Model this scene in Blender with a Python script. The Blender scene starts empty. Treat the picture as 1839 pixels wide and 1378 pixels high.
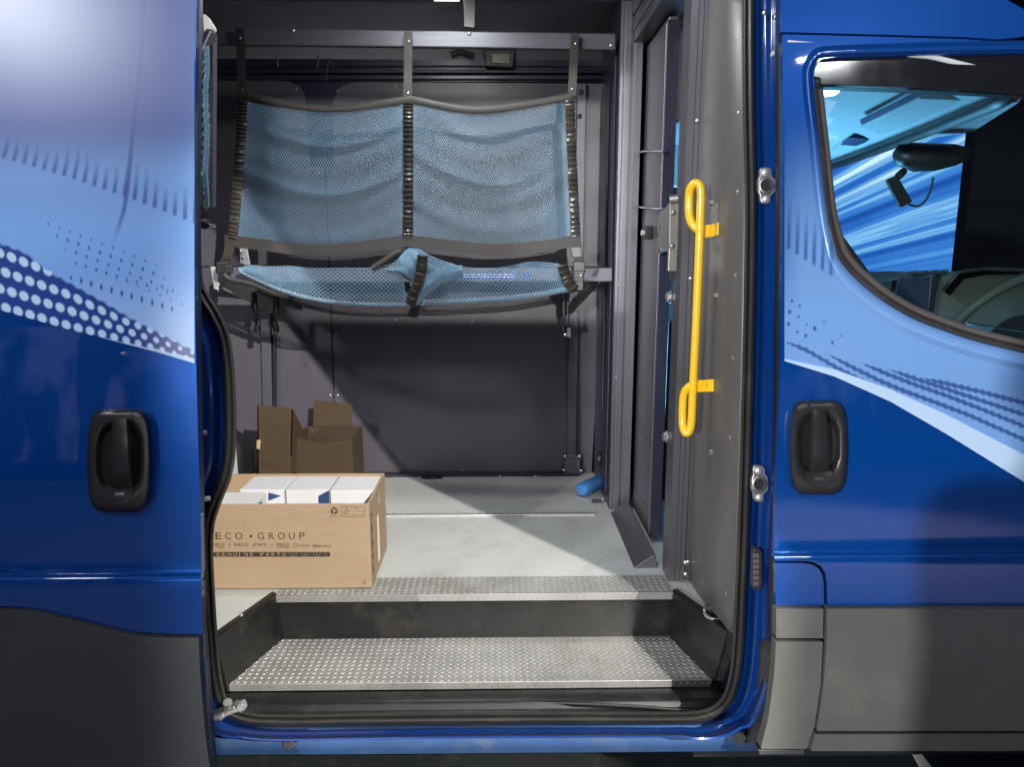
import bpy, bmesh, math, random
import numpy as np
from mathutils import Vector, Matrix
random.seed(7); rng = np.random.default_rng(7)
S = bpy.context.scene; COL = S.collection
PI = math.pi

# ------------------------------------------------------------------ camera
CAMZ = 1.65
PITCH, YAW, FPX = 10.3, 0.95, 1320.0
cd = bpy.data.cameras.new('camera'); cam = bpy.data.objects.new('camera', cd); COL.objects.link(cam)
cam.location = (0, 0, CAMZ); cam.rotation_euler = (math.radians(90-PITCH), 0, math.radians(-YAW))
cd.sensor_width = 36; cd.lens = FPX/1839*36; cd.clip_end = 200; cd.clip_start = .02
S.camera = cam
S.view_settings.view_transform = 'Standard'; S.view_settings.look = 'None'
S.view_settings.exposure = 0.0; S.view_settings.gamma = 1

# ------------------------------------------------------------------ dim hall and its lamps
w = bpy.data.worlds.new('World'); S.world = w; w.use_nodes = True
bg = w.node_tree.nodes['Background']; bg.inputs[0].default_value = (.78, .78, 1, 1); bg.inputs[1].default_value = .03

def lamp(name, kind, loc, target, power, color, size=.1, size_y=None, cone=60, blend=.1, spread=None):
    l = bpy.data.lights.new(name, kind); l.energy = power; l.color = color
    o = bpy.data.objects.new(name, l); COL.objects.link(o); o.location = loc
    d = Vector(target)-Vector(loc); o.rotation_euler = d.to_track_quat('-Z', 'Y').to_euler()
    if kind == 'AREA':
        l.shape = 'RECTANGLE' if size_y else 'SQUARE'; l.size = size
        if size_y: l.size_y = size_y
        if spread: l.spread = math.radians(spread)
    else:
        l.shadow_soft_size = size
        if kind == 'SPOT': l.spot_size = math.radians(cone); l.spot_blend = blend
    return o
def shutters(o, planes):
    """framing shutters of a profile spot: each plane (world point, world normal pointing to the dark side, softness) cuts the beam"""
    o.data.use_nodes = True; nt = o.data.node_tree; N = nt.nodes; L = nt.links
    em = N['Emission']; tc = N.new('ShaderNodeTexCoord'); cur = None
    Rt = o.rotation_euler.to_matrix().transposed()
    for p, n, soft in planes:
        nl = Rt @ Vector(n).normalized()
        d = N.new('ShaderNodeVectorMath'); d.operation = 'DOT_PRODUCT'; d.inputs[1].default_value = nl; L.new(tc.outputs['Normal'], d.inputs[0])
        m = N.new('ShaderNodeMapRange'); m.interpolation_type = 'SMOOTHSTEP'; m.inputs[1].default_value = -soft; m.inputs[2].default_value = soft; m.inputs[3].default_value = SH0; m.inputs[4].default_value = 1-SH0
        L.new(d.outputs['Value'], m.inputs[0])
        if cur is None: cur = m.outputs[0]
        else:
            k = N.new('ShaderNodeMath'); k.operation = 'MULTIPLY'; L.new(cur, k.inputs[0]); L.new(m.outputs[0], k.inputs[1]); cur = k.outputs[0]
    L.new(cur, em.inputs['Strength'])
SH0 = 1
def plane3(a, b, c):
    a, b, c = Vector(a), Vector(b), Vector(c); return (b-a).cross(c-a).normalized()
# profile spot from the front right: its framing shutters draw the bright triangle on the cargo floor
LK = Vector((1.95, -2.97, 3.90))
k = lamp('stage_spot', 'SPOT', LK, (-.55, 2.0, .9), 3150, (1, .95, .87), .006, cone=44, blend=.1)
nr = plane3(LK, (.452, 2.025, .65), (-.89, 3.22, 1.265)); nr = nr if nr.x > 0 else -nr
nl = plane3(LK, (-.46, 1.40, 1.6), (-.585, 1.40, .6)); nl = nl if nl.x < 0 else -nl
nc = plane3(LK, (.575, 1.5, 1.0), (.575, 1.5, .5)); nc = nc if nc.x > 0 else -nc
shutters(k, [(LK, nr, .002), (LK, nl, .004), (LK, nc, .012)])
# hall spots from the front left
LH = Vector((-4.95, -7.0, 2.55))
h = lamp('hall_spot', 'SPOT', LH, (.9, 1.5, .9), 4700, (1, .98, .95), .11, cone=24, blend=.5)
nh = plane3(LH, (-.59, 1.4, 2.0), (-.57, 1.4, .3)); nh = nh if nh.x < 0 else -nh
shutters(h, [(LH, nh, .004)])
LD = Vector((-4.0, -2.05, 5.70))
dsp = lamp('door_spot', 'SPOT', LD, (-.95, 1.5, 2.0), 1150, (.95, .97, 1), .30, cone=30, blend=1)
nd = plane3(LD, (-.62, 1.4, 2.0), (-.62, 1.4, .3)); nd = nd if nd.x > 0 else -nd
n2 = plane3(LD, (-.6, 1.39, 1.30), (-1.6, 1.39, 1.42)); n2 = n2 if n2.z < 0 else -n2
shutters(dsp, [(LD, nd, .004), (LD, n2, .05)])
lamp('carpet_spot', 'SPOT', (2.9, -3.6, 6.0), (2.2, -3.3, 0), 2600, (.80, .80, 1), .2, cone=52, blend=.8)
LN = Vector((.30, -3.0, 2.35))
n_ = lamp('net_spot', 'SPOT', LN, (-.2, 3.2, 1.8), 900, (1, .98, .95), .02, cone=30, blend=.5)
nn = plane3(LN, (-1, 3.22, 1.35), (1, 3.22, 1.34)); nn = nn if nn.z < 0 else -nn
nt_ = plane3(LN, (-1, 2.73, 2.27), (1, 2.73, 2.26)); nt_ = nt_ if nt_.z > 0 else -nt_
nv_ = plane3(LN, (-.55, 1.4, 2.0), (-.55, 1.4, .3)); nv_ = nv_ if nv_.x < 0 else -nv_
nw_ = plane3(LN, (.42, 1.9, 2.0), (.42, 1.9, .3)); nw_ = nw_ if nw_.x > 0 else -nw_
shutters(n_, [(LN, nn, .003), (LN, nt_, .003), (LN, nv_, .01), (LN, nw_, .01)])
lamp('side_striplight', 'AREA', (3.35, -3.4, 6.25), (1.1, 1.5, 1.4), 5.5, (.93, .97, 1), .5, .06, spread=50)
lamp('hall_ceiling_light', 'AREA', (-.3, -3.4, 5.6), (-.1, -1.6, 0), 165, (.84, .85, 1), 5, 2.6)

# ------------------------------------------------------------------ picture ray -> place helpers
_th, _ya = math.radians(PITCH), math.radians(YAW)
def ray(px, py):
    u, v = px-919.5, py-689
    y = FPX*math.cos(_th)-v*math.sin(_th); z = -FPX*math.sin(_th)-v*math.cos(_th)
    return Vector((u*math.cos(_ya)+y*math.sin(_ya), -u*math.sin(_ya)+y*math.cos(_ya), z))
C0 = Vector((0, 0, CAMZ))
def at(px, py, Y):
    d = ray(px, py); return C0+d*(Y/d.y)
def atz(px, py, z):
    d = ray(px, py); return C0+d*((z-CAMZ)/d.z)
def atx(px, py, X):
    d = ray(px, py); return C0+d*(X/d.x)
_pz = np.array([-1.2, -.9, -.624, -.2275, .1, .395, .7, .95]); _py = np.array([1.434, 1.446, 1.461, 1.50, 1.553, 1.613, 1.69, 1.765])
_pc = np.polyfit(_pz, _py, 4)
def sm(a, b, x):
    t = min(1, max(0, (x-a)/(b-a))); return t*t*(3-2*t)
def yb(z):                                   # the curved side of the van body: depth at height z, with its waist crease
    y = float(np.polyval(_pc, z-CAMZ))
    return y-.011*(1-sm(1.009, 1.021, z))
def bod(px, py, off=0):                      # point on the body side, off metres in front of it
    d = ray(px, py); Y = 1.5-off
    for _ in range(8):
        Y = yb(CAMZ+d.z*Y/d.y)-off
    return C0+d*(Y/d.y)

# ------------------------------------------------------------------ materials
def lin(r, g, b):
    f = lambda c: (c/255/12.92) if c/255 <= .04045 else ((c/255+.055)/1.055)**2.4
    return (f(r), f(g), f(b), 1)
def mat(name, col, rough=.5, metal=0, coat=0, coatr=.05, var=.12, vs=6, bump=0, bs=200, rv=.1, stretch=None, spec=.5, sheen=0, emit=None, es=0):
    m = bpy.data.materials.new(name); m.use_nodes = True
    nt = m.node_tree; N = nt.nodes; L = nt.links; b = N['Principled BSDF']
    b.inputs['Metallic'].default_value = metal; b.inputs['Coat Weight'].default_value = coat
    b.inputs['Coat Roughness'].default_value = coatr; b.inputs['Specular IOR Level'].default_value = spec
    if sheen: b.inputs['Sheen Weight'].default_value = sheen
    tc = N.new('ShaderNodeTexCoord'); mp = N.new('ShaderNodeMapping'); L.new(tc.outputs['Object'], mp.inputs[0])
    if stretch: mp.inputs['Scale'].default_value = stretch
    n = N.new('ShaderNodeTexNoise'); n.inputs['Scale'].default_value = vs; n.inputs['Detail'].default_value = 6; L.new(mp.outputs[0], n.inputs[0])
    mx = N.new('ShaderNodeMix'); mx.data_type = 'RGBA'
    mx.inputs[6].default_value = tuple(c*(1-var) for c in col[:3])+(1,); mx.inputs[7].default_value = tuple(min(1, c*(1+var)) for c in col[:3])+(1,)
    L.new(n.outputs[0], mx.inputs[0]); L.new(mx.outputs[2], b.inputs['Base Color'])
    mr = N.new('ShaderNodeMapRange'); mr.inputs[3].default_value = max(.02, rough-rv); mr.inputs[4].default_value = min(1, rough+rv)
    n2 = N.new('ShaderNodeTexNoise'); n2.inputs['Scale'].default_value = vs*2.3; n2.inputs['Detail'].default_value = 8; L.new(mp.outputs[0], n2.inputs[0])
    L.new(n2.outputs[0], mr.inputs[0]); L.new(mr.outputs[0], b.inputs['Roughness'])
    if bump:
        n3 = N.new('ShaderNodeTexNoise'); n3.inputs['Scale'].default_value = bs; n3.inputs['Detail'].default_value = 3; L.new(mp.outputs[0], n3.inputs[0])
        bp = N.new('ShaderNodeBump'); bp.inputs['Strength'].default_value = bump; bp.inputs['Distance'].default_value = .002
        L.new(n3.outputs[0], bp.inputs['Height']); L.new(bp.outputs[0], b.inputs['Normal'])
    if emit: b.inputs['Emission Color'].default_value = emit; b.inputs['Emission Strength'].default_value = es
    return m
PAINTC = (.0010, .047, .235, 1)
M = {}
def paint_mat(name, attr=None):
    m = mat(name, PAINTC, .34, .25, 1, .02, var=.05, vs=900, rv=.04, spec=.08)
    nt = m.node_tree; wv = nt.nodes.new('ShaderNodeTexNoise'); wv.inputs['Scale'].default_value = 7; wv.inputs['Detail'].default_value = 2; bp = nt.nodes.new('ShaderNodeBump'); bp.inputs['Strength'].default_value = .10; bp.inputs['Distance'].default_value = .004
    tcx = nt.nodes.new('ShaderNodeTexCoord'); nt.links.new(tcx.outputs['Object'], wv.inputs[0]); nt.links.new(wv.outputs[0], bp.inputs['Height']); nt.links.new(bp.outputs[0], nt.nodes['Principled BSDF'].inputs['Coat Normal'])
    if attr:
        nt = m.node_tree; a = nt.nodes.new('ShaderNodeVertexColor'); a.layer_name = attr
        nt.links.new(a.outputs[0], nt.nodes['Principled BSDF'].inputs['Base Color'])
        b_ = nt.nodes['Principled BSDF']; b_.inputs['Metallic'].default_value = .0; b_.inputs['Coat Weight'].default_value = .0; b_.inputs['Coat Roughness'].default_value = .3; b_.inputs['Specular IOR Level'].default_value = .40
    return m
M['paint'] = paint_mat('blue_paint')
M['vinyl'] = paint_mat('livery_vinyl', 'print'); M['vinylg'] = paint_mat('livery_vinyl_gloss', 'print')
_b = M['vinylg'].node_tree.nodes['Principled BSDF']; _b.inputs['Specular IOR Level'].default_value = .1; _b.inputs['Coat Weight'].default_value = 1; _b.inputs['Coat Roughness'].default_value = .03; _b.inputs['Metallic'].default_value = .25
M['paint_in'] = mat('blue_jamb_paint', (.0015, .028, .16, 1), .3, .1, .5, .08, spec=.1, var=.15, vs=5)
M['dusty'] = mat('dusty_blue_sill_paint', (.03, .075, .19, 1), .42, .1, .25, .25, var=.3, vs=9, bump=.06, bs=60)
M['trim'] = mat('grey_trim_plastic', (.085, .087, .08, 1), .55, 0, var=.14, vs=7, bump=.10, bs=700)
M['trimd'] = mat('shaded_trim_and_plug_plastic', (.045, .047, .052, 1), .55, 0, var=.15, vs=7, bump=.10, bs=700)  # trim grey darkened to put shade into the colour; plugs share it
M['handle'] = mat('black_handle_plastic', (.018, .018, .019, 1), .36, 0, var=.1, vs=8, bump=.04, bs=500)
M['rubber'] = mat('black_rubber', (.035, .033, .031, 1), .5, 0, var=.3, vs=12, bump=.1, bs=150)
M['rubberg'] = mat('grey_window_rubber', (.10, .09, .082, 1), .4, 0, var=.15, vs=12)
M['blackp'] = mat('black_steel', (.009, .009, .009, 1), .38, .0, 0, .1, spec=.35, var=.3, vs=7)
M['blackd'] = mat('dusty_black_panel', (.010, .0098, .0095, 1), .3, 0, .15, .2, var=.5, vs=9, bump=.1, bs=60)
M['dark'] = mat('dark_shell', (.012, .013, .02, 1), .5, 0, var=.2)
M['darkblue'] = mat('dark_blue_bare_body', (.012, .014, .036, 1), .45, .1, .15, .2, var=.3, vs=5)
M['shell'] = mat('grey_primed_shell', (.24, .24, .25, 1), .5, 0, var=.2, vs=4)
M['alu'] = mat('brushed_aluminium', (.175, .168, .19, 1), .40, .8, var=.02, vs=60, stretch=(1, 1, .02), rv=.02)
M['alux'] = mat('brushed_aluminium_rail', (.095, .093, .115, 1), .45, .4, var=.08, vs=40, stretch=(.04, 1, 1), rv=.1)
M['aluw'] = mat('bright_aluminium', (.52, .52, .53, 1), .42, .65, var=.08, vs=30, rv=.12)
M['tread'] = mat('worn_tread_aluminium', (.31, .305, .295, 1), .47, .45, var=.34, vs=7, bump=.05, bs=90, rv=.14)
M['steel'] = mat('zinc_steel', (.42, .41, .39, 1), .34, .85, var=.06, vs=8, rv=.03)
M['lining'] = mat('grey_lining_panel', (.070, .063, .080, 1), .42, 0, var=.06, vs=3, bump=.12, bs=420)
M['liningd'] = mat('slate_lining_panel', (.018, .018, .034, 1), .35, 0, var=.1, vs=3, bump=.1, bs=420)
M['side'] = mat('grey_side_lining', (.102, .097, .097, 1), .42, .1, var=.06, vs=4, bump=.06, bs=500)
M['floor'] = mat('pale_grey_vinyl_floor', (.40, .41, .40, 1), .5, 0, var=.13, vs=3, bump=.05, bs=300)
M['wood'] = mat('ceiling_panel', (.045, .046, .05, 1), .4, 0, .2, .2, var=.2, vs=3)
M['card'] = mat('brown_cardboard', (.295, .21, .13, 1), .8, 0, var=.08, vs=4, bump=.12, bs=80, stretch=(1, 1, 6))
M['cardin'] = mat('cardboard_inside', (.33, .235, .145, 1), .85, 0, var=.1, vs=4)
M['carddark'] = mat('shaded_brown_cardboard', (.048, .029, .013, 1), .85, 0, var=.12, vs=4, bump=.1, bs=80)  # cardboard darkened, the far cartons' shade put into the colour
M['tape'] = mat('clear_parcel_tape', (.42, .30, .18, 1), .22, 0, .5, .1, var=.1)
M['whitetape'] = mat('white_label', (.72, .70, .65, 1), .5)
M['white'] = mat('white_carton_board', (.54, .54, .56, 1), .5, 0, 0, .2, var=.02)
M['ink'] = mat('black_print', (.03, .022, .018, 1), .6, var=.1)
M['inkc'] = mat('cardboard_coloured_print', (.35, .23, .13, 1), .7, var=.1)
M['bluep'] = mat('dark_blue_print', (.02, .05, .13, 1), .4, var=.1)
M['net'] = mat('blue_net_cord', (.10, .24, .37, 1), .5, 0, var=.15, vs=20, sheen=.3)
M['web'] = mat('black_webbing', (.014, .012, .010, 1), .55, 0, var=.25, vs=25, bump=.3, bs=300)
M['webs'] = mat('black_shiny_elastic', (.035, .030, .024, 1), .3, 0, .3, .2, var=.3, vs=25, bump=.2, bs=300)
M['yellow'] = mat('yellow_powder_coat', (.80, .50, .015, 1), .3, 0, .4, .1, var=.05, vs=12, bump=.03, bs=120)
M['foam'] = mat('blue_foam', (.03, .15, .36, 1), .7, 0, var=.15, vs=20, bump=.2, bs=80)
M['bag'] = mat('black_nylon_bag', (.008, .008, .009, 1), .6, 0, var=.3, vs=10, bump=.3, bs=60)
M['sticker'] = mat('blue_sticker', (.01, .06, .30, 1), .25, 0, .6, .05, var=.05)
M['headl'] = mat('pale_headliner', (.50, .52, .54, 1), .8, 0, var=.05, vs=20, bump=.08, bs=300)
M['dash'] = mat('grey_dashboard_plastic', (.085, .08, .07, 1), .6, 0, var=.1, vs=6, bump=.1, bs=300)
M['dashd'] = mat('black_dashboard_plastic', (.02, .02, .022, 1), .45, 0, var=.2, vs=6)
M['screen'] = mat('dark_touch_screen', (.03, .03, .05, 1), .08, 0, var=.1)
M['carpet'] = mat('pale_hall_carpet', (.55, .55, .60, 1), .9, 0, var=.1, vs=2, bump=.2, bs=200)
M['ground'] = mat('dark_hall_floor', (.016, .021, .020, 1), .5, 0, var=.2, vs=3, bump=.1, bs=60)
M['wline'] = mat('white_floor_tape', (.75, .74, .68, 1), .5)
M['reflamp'] = mat('amber_lamp_lens', (.16, .13, .06, 1), .3, 0, .5, var=.3, vs=30)
M['led'] = mat('lamp_diffuser', (.8, .8, .8, 1), .5, emit=(.93, 1, .93, 1), es=5)
M['chrome'] = mat('polished_steel', (.7, .7, .72, 1), .12, 1, var=.05)
M['glossb'] = mat('gloss_black_window_band', (.008, .008, .012, 1), .06, 0, 1, .02, var=.1)
g = bpy.data.materials.new('window_glass_tinted'); g.use_nodes = True; N = g.node_tree.nodes; L = g.node_tree.links; N.clear()
out = N.new('ShaderNodeOutputMaterial'); mx = N.new('ShaderNodeMixShader'); tr = N.new('ShaderNodeBsdfTransparent'); gl = N.new('ShaderNodeBsdfGlossy')
tr.inputs[0].default_value = (.80, .9, .9, 1); gl.inputs['Roughness'].default_value = .01; lw = N.new('ShaderNodeLayerWeight'); pw = N.new('ShaderNodeMath'); pw.operation = 'POWER'; pw.inputs[1].default_value = 4; ml = N.new('ShaderNodeMath'); ml.operation = 'MULTIPLY_ADD'; ml.inputs[1].default_value = .6; ml.inputs[2].default_value = .045
L.new(lw.outputs['Facing'], pw.inputs[0]); L.new(pw.outputs[0], ml.inputs[0]); L.new(ml.outputs[0], mx.inputs[0]); L.new(tr.outputs[0], mx.inputs[1]); L.new(gl.outputs[0], mx.inputs[2]); L.new(mx.outputs[0], out.inputs[0]); M['glass'] = g

def dirt(key, col, amount, scale, lo=.52, hi=.70, stretch=(1, 1, 1)):
    """worn-in dirt: blotches and fine specks of another colour with a shape of their own"""
    nt = M[key].node_tree; N = nt.nodes; L = nt.links; b = N['Principled BSDF']; src = b.inputs['Base Color'].links[0].from_socket
    tc = N.new('ShaderNodeTexCoord'); mp = N.new('ShaderNodeMapping'); mp.inputs['Scale'].default_value = stretch; L.new(tc.outputs['Object'], mp.inputs[0])
    n = N.new('ShaderNodeTexNoise'); n.inputs['Scale'].default_value = scale; n.inputs['Detail'].default_value = 11; n.inputs['Roughness'].default_value = .72; L.new(mp.outputs[0], n.inputs[0])
    r = N.new('ShaderNodeMapRange'); r.inputs[1].default_value = lo; r.inputs[2].default_value = hi; r.inputs[3].default_value = 0; r.inputs[4].default_value = amount; L.new(n.outputs[0], r.inputs[0])
    m = N.new('ShaderNodeMix'); m.data_type = 'RGBA'; L.new(r.outputs[0], m.inputs[0]); L.new(src, m.inputs[6]); m.inputs[7].default_value = col; L.new(m.outputs[2], b.inputs['Base Color'])
dirt('floor', (.20, .18, .16, 1), .45, 4.5); dirt('floor', (.10, .095, .09, 1), .5, 9, .62, .72, (1, .35, 1))
dirt('tread', (.16, .13, .10, 1), .55, 6); dirt('trim', (.15, .145, .13, 1), .35, 5); dirt('trimd', (.09, .09, .085, 1), .30, 5)
dirt('blackd', (.05, .045, .04, 1), .5, 8); dirt('blackp', (.045, .042, .038, 1), .4, 9); dirt('dusty', (.12, .13, .15, 1), .5, 10); dirt('rubber', (.09, .085, .075, 1), .4, 12)
dirt('card', (.19, .13, .08, 1), .4, 7, .54, .74, (1, 1, 3)); dirt('yellow', (.30, .19, .03, 1), .35, 22, .58, .72); dirt('side', (.16, .155, .15, 1), .35, 6); dirt('lining', (.085, .08, .085, 1), .4, 5)
dirt('ground', (.06, .06, .055, 1), .5, 14)

# ------------------------------------------------------------------ object helpers
def link(name, me, m=None, parent=None, smooth=True, bevel=0, solid=0, segs=2, sub=0, angle=40):
    o = bpy.data.objects.new(name, me); COL.objects.link(o)
    if m is not None:
        for k in (m if isinstance(m, (list, tuple)) else [m]): me.materials.append(M[k] if isinstance(k, str) else k)
    if smooth:
        me.shade_smooth(); me.set_sharp_from_angle(angle=math.radians(angle))
    if parent is not None: o.parent = parent
    if solid:
        s = o.modifiers.new('solid', 'SOLIDIFY'); s.thickness = abs(solid); s.offset = -1 if solid > 0 else 1
    if bevel:
        b = o.modifiers.new('bevel', 'BEVEL'); b.width = bevel; b.segments = segs; b.limit_method = 'ANGLE'; b.angle_limit = math.radians(40); b.harden_normals = True
    if sub:
        s = o.modifiers.new('sub', 'SUBSURF'); s.levels = sub; s.render_levels = sub
    return o
def thing(name, label, cat, loc=(0, 0, 0), group=None):
    o = bpy.data.objects.new(name, None); COL.objects.link(o); o.location = loc; o['label'] = label; o['category'] = cat; o.empty_display_size = .1
    if group: o['group'] = group
    return o
def tag(o, label, cat, group=None):
    o['label'] = label; o['category'] = cat
    if group: o['group'] = group
    return o

class MB:
    def __init__(s): s.v = []; s.f = []; s.mi = []; s.cur = 0
    def add(s, vs, fs):
        k = len(s.v); s.v += [tuple(p) for p in vs]; s.f += [tuple(i+k for i in f) for f in fs]; s.mi += [s.cur]*len(fs); return s
    def box(s, a, b, rot=None, org=None):
        x0, y0, z0 = [min(i, j) for i, j in zip(a, b)]; x1, y1, z1 = [max(i, j) for i, j in zip(a, b)]
        vs = [Vector(p) for p in ((x0, y0, z0), (x1, y0, z0), (x1, y1, z0), (x0, y1, z0), (x0, y0, z1), (x1, y0, z1), (x1, y1, z1), (x0, y1, z1))]
        if rot is not None:
            o = Vector(org) if org is not None else sum(vs, Vector())/8
            vs = [rot @ (p-o)+o for p in vs]
        return s.add(vs, [(0, 3, 2, 1), (4, 5, 6, 7), (0, 1, 5, 4), (1, 2, 6, 5), (2, 3, 7, 6), (3, 0, 4, 7)])
    def hexa(s, q, d):                         # quad q extruded by vector d
        d = Vector(d); q = [Vector(p) for p in q]; n = len(q)
        vs = q+[p+d for p in q]
        return s.add(vs, [tuple(range(n)), tuple(reversed(range(n, 2*n)))]+[(i, i+n, (i+1) % n+n, (i+1) % n) for i in range(n)])
    def loft(s, rows, close=False, cap=False):
        n = len(rows[0]); vs = [p for r in rows for p in r]; fs = []
        for i in range(len(rows)-1):
            for j in range(n if close else n-1):
                a = i*n+j; b = i*n+(j+1) % n; fs.append((a, b, b+n, a+n))
        if cap: fs += [tuple(reversed(range(n))), tuple(range((len(rows)-1)*n, len(rows)*n))]
        return s.add(vs, fs)
    def tube(s, path, r, n=8, cap=True, flat=1.0, up=None):
        path = [Vector(p) for p in path]; rows = []; prev = None
        for i, p in enumerate(path):
            t = (path[min(i+1, len(path)-1)]-path[max(i-1, 0)]).normalized()
            if prev is None:
                ref = Vector(up) if up else (Vector((0, 0, 1)) if abs(t.z) < .9 else Vector((0, 1, 0)))
                a = (ref-t*ref.dot(t)).normalized()
            else: a = (prev-t*prev.dot(t)).normalized()
            prev = a; b = t.cross(a); rr = r[i] if isinstance(r, (list, tuple)) else r
            rows.append([p+a*math.cos(2*PI*k/n)*rr+b*math.sin(2*PI*k/n)*rr*flat for k in range(n)])
        return s.loft(rows, True, cap)
    def cyl(s, p, q, r, n=16, r2=None):
        return s.tube([p, q], [r, r if r2 is None else r2], n)
    def mesh(s, name):
        me = bpy.data.meshes.new(name); me.from_pydata(s.v, [], s.f); me.update()
        if any(s.mi): me.polygons.foreach_set('material_index', s.mi)
        bm = bmesh.new(); bm.from_mesh(me); bmesh.ops.recalc_face_normals(bm, faces=bm.faces); bm.to_mesh(me); bm.free()
        return me
    def obj(s, name, m, parent=None, **k): return link(name, s.mesh(name), m, parent, **k)

def spline(pts, n=8, closed=False):             # Catmull-Rom through 2-D or 3-D points
    P = [np.array(p, float) for p in pts]; out = []; m = len(P)
    for i in range(m if closed else m-1):
        g = (lambda k: P[k % m]) if closed else (lambda k: P[max(0, min(m-1, k))])
        p0, p1, p2, p3 = g(i-1), g(i), g(i+1), g(i+2)
        for t in np.linspace(0, 1, n, endpoint=False):
            out.append(.5*((2*p1)+(-p0+p2)*t+(2*p0-5*p1+4*p2-p3)*t*t+(-p0+3*p1-3*p2+p3)*t**3))
    if not closed: out.append(P[-1])
    return [tuple(p) for p in out]
def dense(pts, step=18, closed=True):
    out = []
    for i in range(len(pts) if closed else len(pts)-1):
        a = np.array(pts[i], float); b = np.array(pts[(i+1) % len(pts)], float)
        k = max(1, int(np.hypot(*(b-a))/step))
        out += [tuple(a+(b-a)*t/k) for t in range(k)]
    if not closed: out.append(tuple(pts[-1]))
    return out
def round_poly(pts, r=8, n=5):                   # pts: (x, y) or (x, y, r)
    out = []; m = len(pts)
    for i in range(m):
        p = np.array(pts[i][:2], float); a = np.array(pts[i-1][:2], float); b = np.array(pts[(i+1) % m][:2], float)
        rr = pts[i][2] if len(pts[i]) > 2 else r
        da, db = a-p, b-p; la, lb = np.hypot(*da), np.hypot(*db); k = min(rr, la*.49, lb*.49)
        if k < .01: out.append(tuple(p)); continue
        q0, q1 = p+da/la*k, p+db/lb*k
        for t in np.linspace(0, 1, n): out.append(tuple((1-t)**2*q0+2*t*(1-t)*p+t*t*q1))
    return out

def body_panel(name, outline, off, thick, m, parent, holes=(), bevel=.004, zs=.035, crisp=6, raw=False):
    """sheet following the curved body side, cut to an outline given in picture pixels"""
    bm = bmesh.new(); edges = []
    for loop in [outline]+list(holes):
        vs = []
        for p in (loop if raw else dense(loop)):
            q = bod(p[0], p[1], off); vs.append(bm.verts.new((q.x, 0, q.z)))
        edges += [bm.edges.new((vs[i], vs[(i+1) % len(vs)])) for i in range(len(vs))]
    bmesh.ops.triangle_fill(bm, use_beauty=True, use_dissolve=False, edges=edges, normal=(0, -1, 0))
    zz = [v.co.z for v in bm.verts]; z = math.floor(min(zz)/zs)*zs+.003
    cuts = list(np.arange(z, max(zz), zs))+[1.006, 1.0115, 1.015, 1.0185, 1.023]
    for c in cuts:
        if min(zz) < c < max(zz):
            bmesh.ops.bisect_plane(bm, geom=bm.verts[:]+bm.edges[:]+bm.faces[:], plane_co=(0, 0, c), plane_no=(0, 0, 1), dist=1e-5)
    for v in bm.verts: v.co.y = yb(v.co.z)-off
    bmesh.ops.recalc_face_normals(bm, faces=bm.faces)
    if sum(f.normal.y*f.calc_area() for f in bm.faces) > 0: bmesh.ops.reverse_faces(bm, faces=bm.faces)
    me = bpy.data.meshes.new(name); bm.to_mesh(me); bm.free()
    o = link(name, me, m, parent, solid=thick, bevel=bevel, segs=3)
    return o
def flat_panel(name, outline, Y, depth, m, parent, holes=(), bevel=.0, smooth=False):
    """plate standing in the plane Y, outline in picture pixels, thickness going away from the viewer"""
    bm = bmesh.new(); edges = []
    for loop in [outline]+list(holes):
        vs = [bm.verts.new(at(p[0], p[1], Y)) for p in loop]
        edges += [bm.edges.new((vs[i], vs[(i+1) % len(vs)])) for i in range(len(vs))]
    bmesh.ops.triangle_fill(bm, use_beauty=True, use_dissolve=True, edges=edges, normal=(0, -1, 0))
    r = bmesh.ops.extrude_face_region(bm, geom=bm.faces[:])
    for e in r['geom']:
        if isinstance(e, bmesh.types.BMVert): e.co.y += depth
    bmesh.ops.recalc_face_normals(bm, faces=bm.faces)
    me = bpy.data.meshes.new(name); bm.to_mesh(me); bm.free()
    return link(name, me, m, parent, smooth=smooth, bevel=bevel)
def sweep_px(name, path, offs, depths, width, m, parent, side=1, body=True, base=0, solid=.002, closed=False):
    """ribbon swept along a pixel path: offs are outward pixel offsets times width(x, y), depths are metres behind the body side"""
    n = len(path); rows = []
    P = [np.array(p, float) for p in path]
    for i in range(n):
        a = P[(i-1) % n] if closed else P[max(0, i-1)]; b = P[(i+1) % n] if closed else P[min(n-1, i+1)]
        t = (b-a)/max(1e-9, np.hypot(*(b-a))); nr = np.array((-t[1], t[0]))*side
        wd = width(*P[i]) if callable(width) else width
        rows.append([bod(*(P[i]+nr*o*wd), base-d) for o, d in zip(offs, depths)])
    if closed: rows.append(rows[0])
    mb = MB().loft(rows); return mb.obj(name, m, parent, solid=solid, angle=60)
_bolt = {}
def bolt(parent, p, r, nrm, m='steel', name='bolt', hexa=False):
    key = (round(r, 4), m, hexa)
    if key not in _bolt:
        mb = MB()
        if hexa:
            mb.tube([(0, 0, 0), (0, 0, r*.25)], r*1.35, 16); mb.tube([(0, 0, r*.25), (0, 0, r*.9), (0, 0, r*1.0)], [r, r, r*.8], 6)
        else: mb.tube([(0, 0, 0), (0, 0, r*.3), (0, 0, r*.55), (0, 0, r*.65)], [r, r*.95, r*.6, r*.25], 10)
        me = mb.mesh(name); me.materials.append(M[m]); me.shade_smooth(); me.set_sharp_from_angle(angle=.6); _bolt[key] = me
    o = bpy.data.objects.new(name, _bolt[key]); COL.objects.link(o); o.parent = parent
    o.location = p; o.rotation_euler = Vector(nrm).to_track_quat('Z', 'Y').to_euler(); return o

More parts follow.
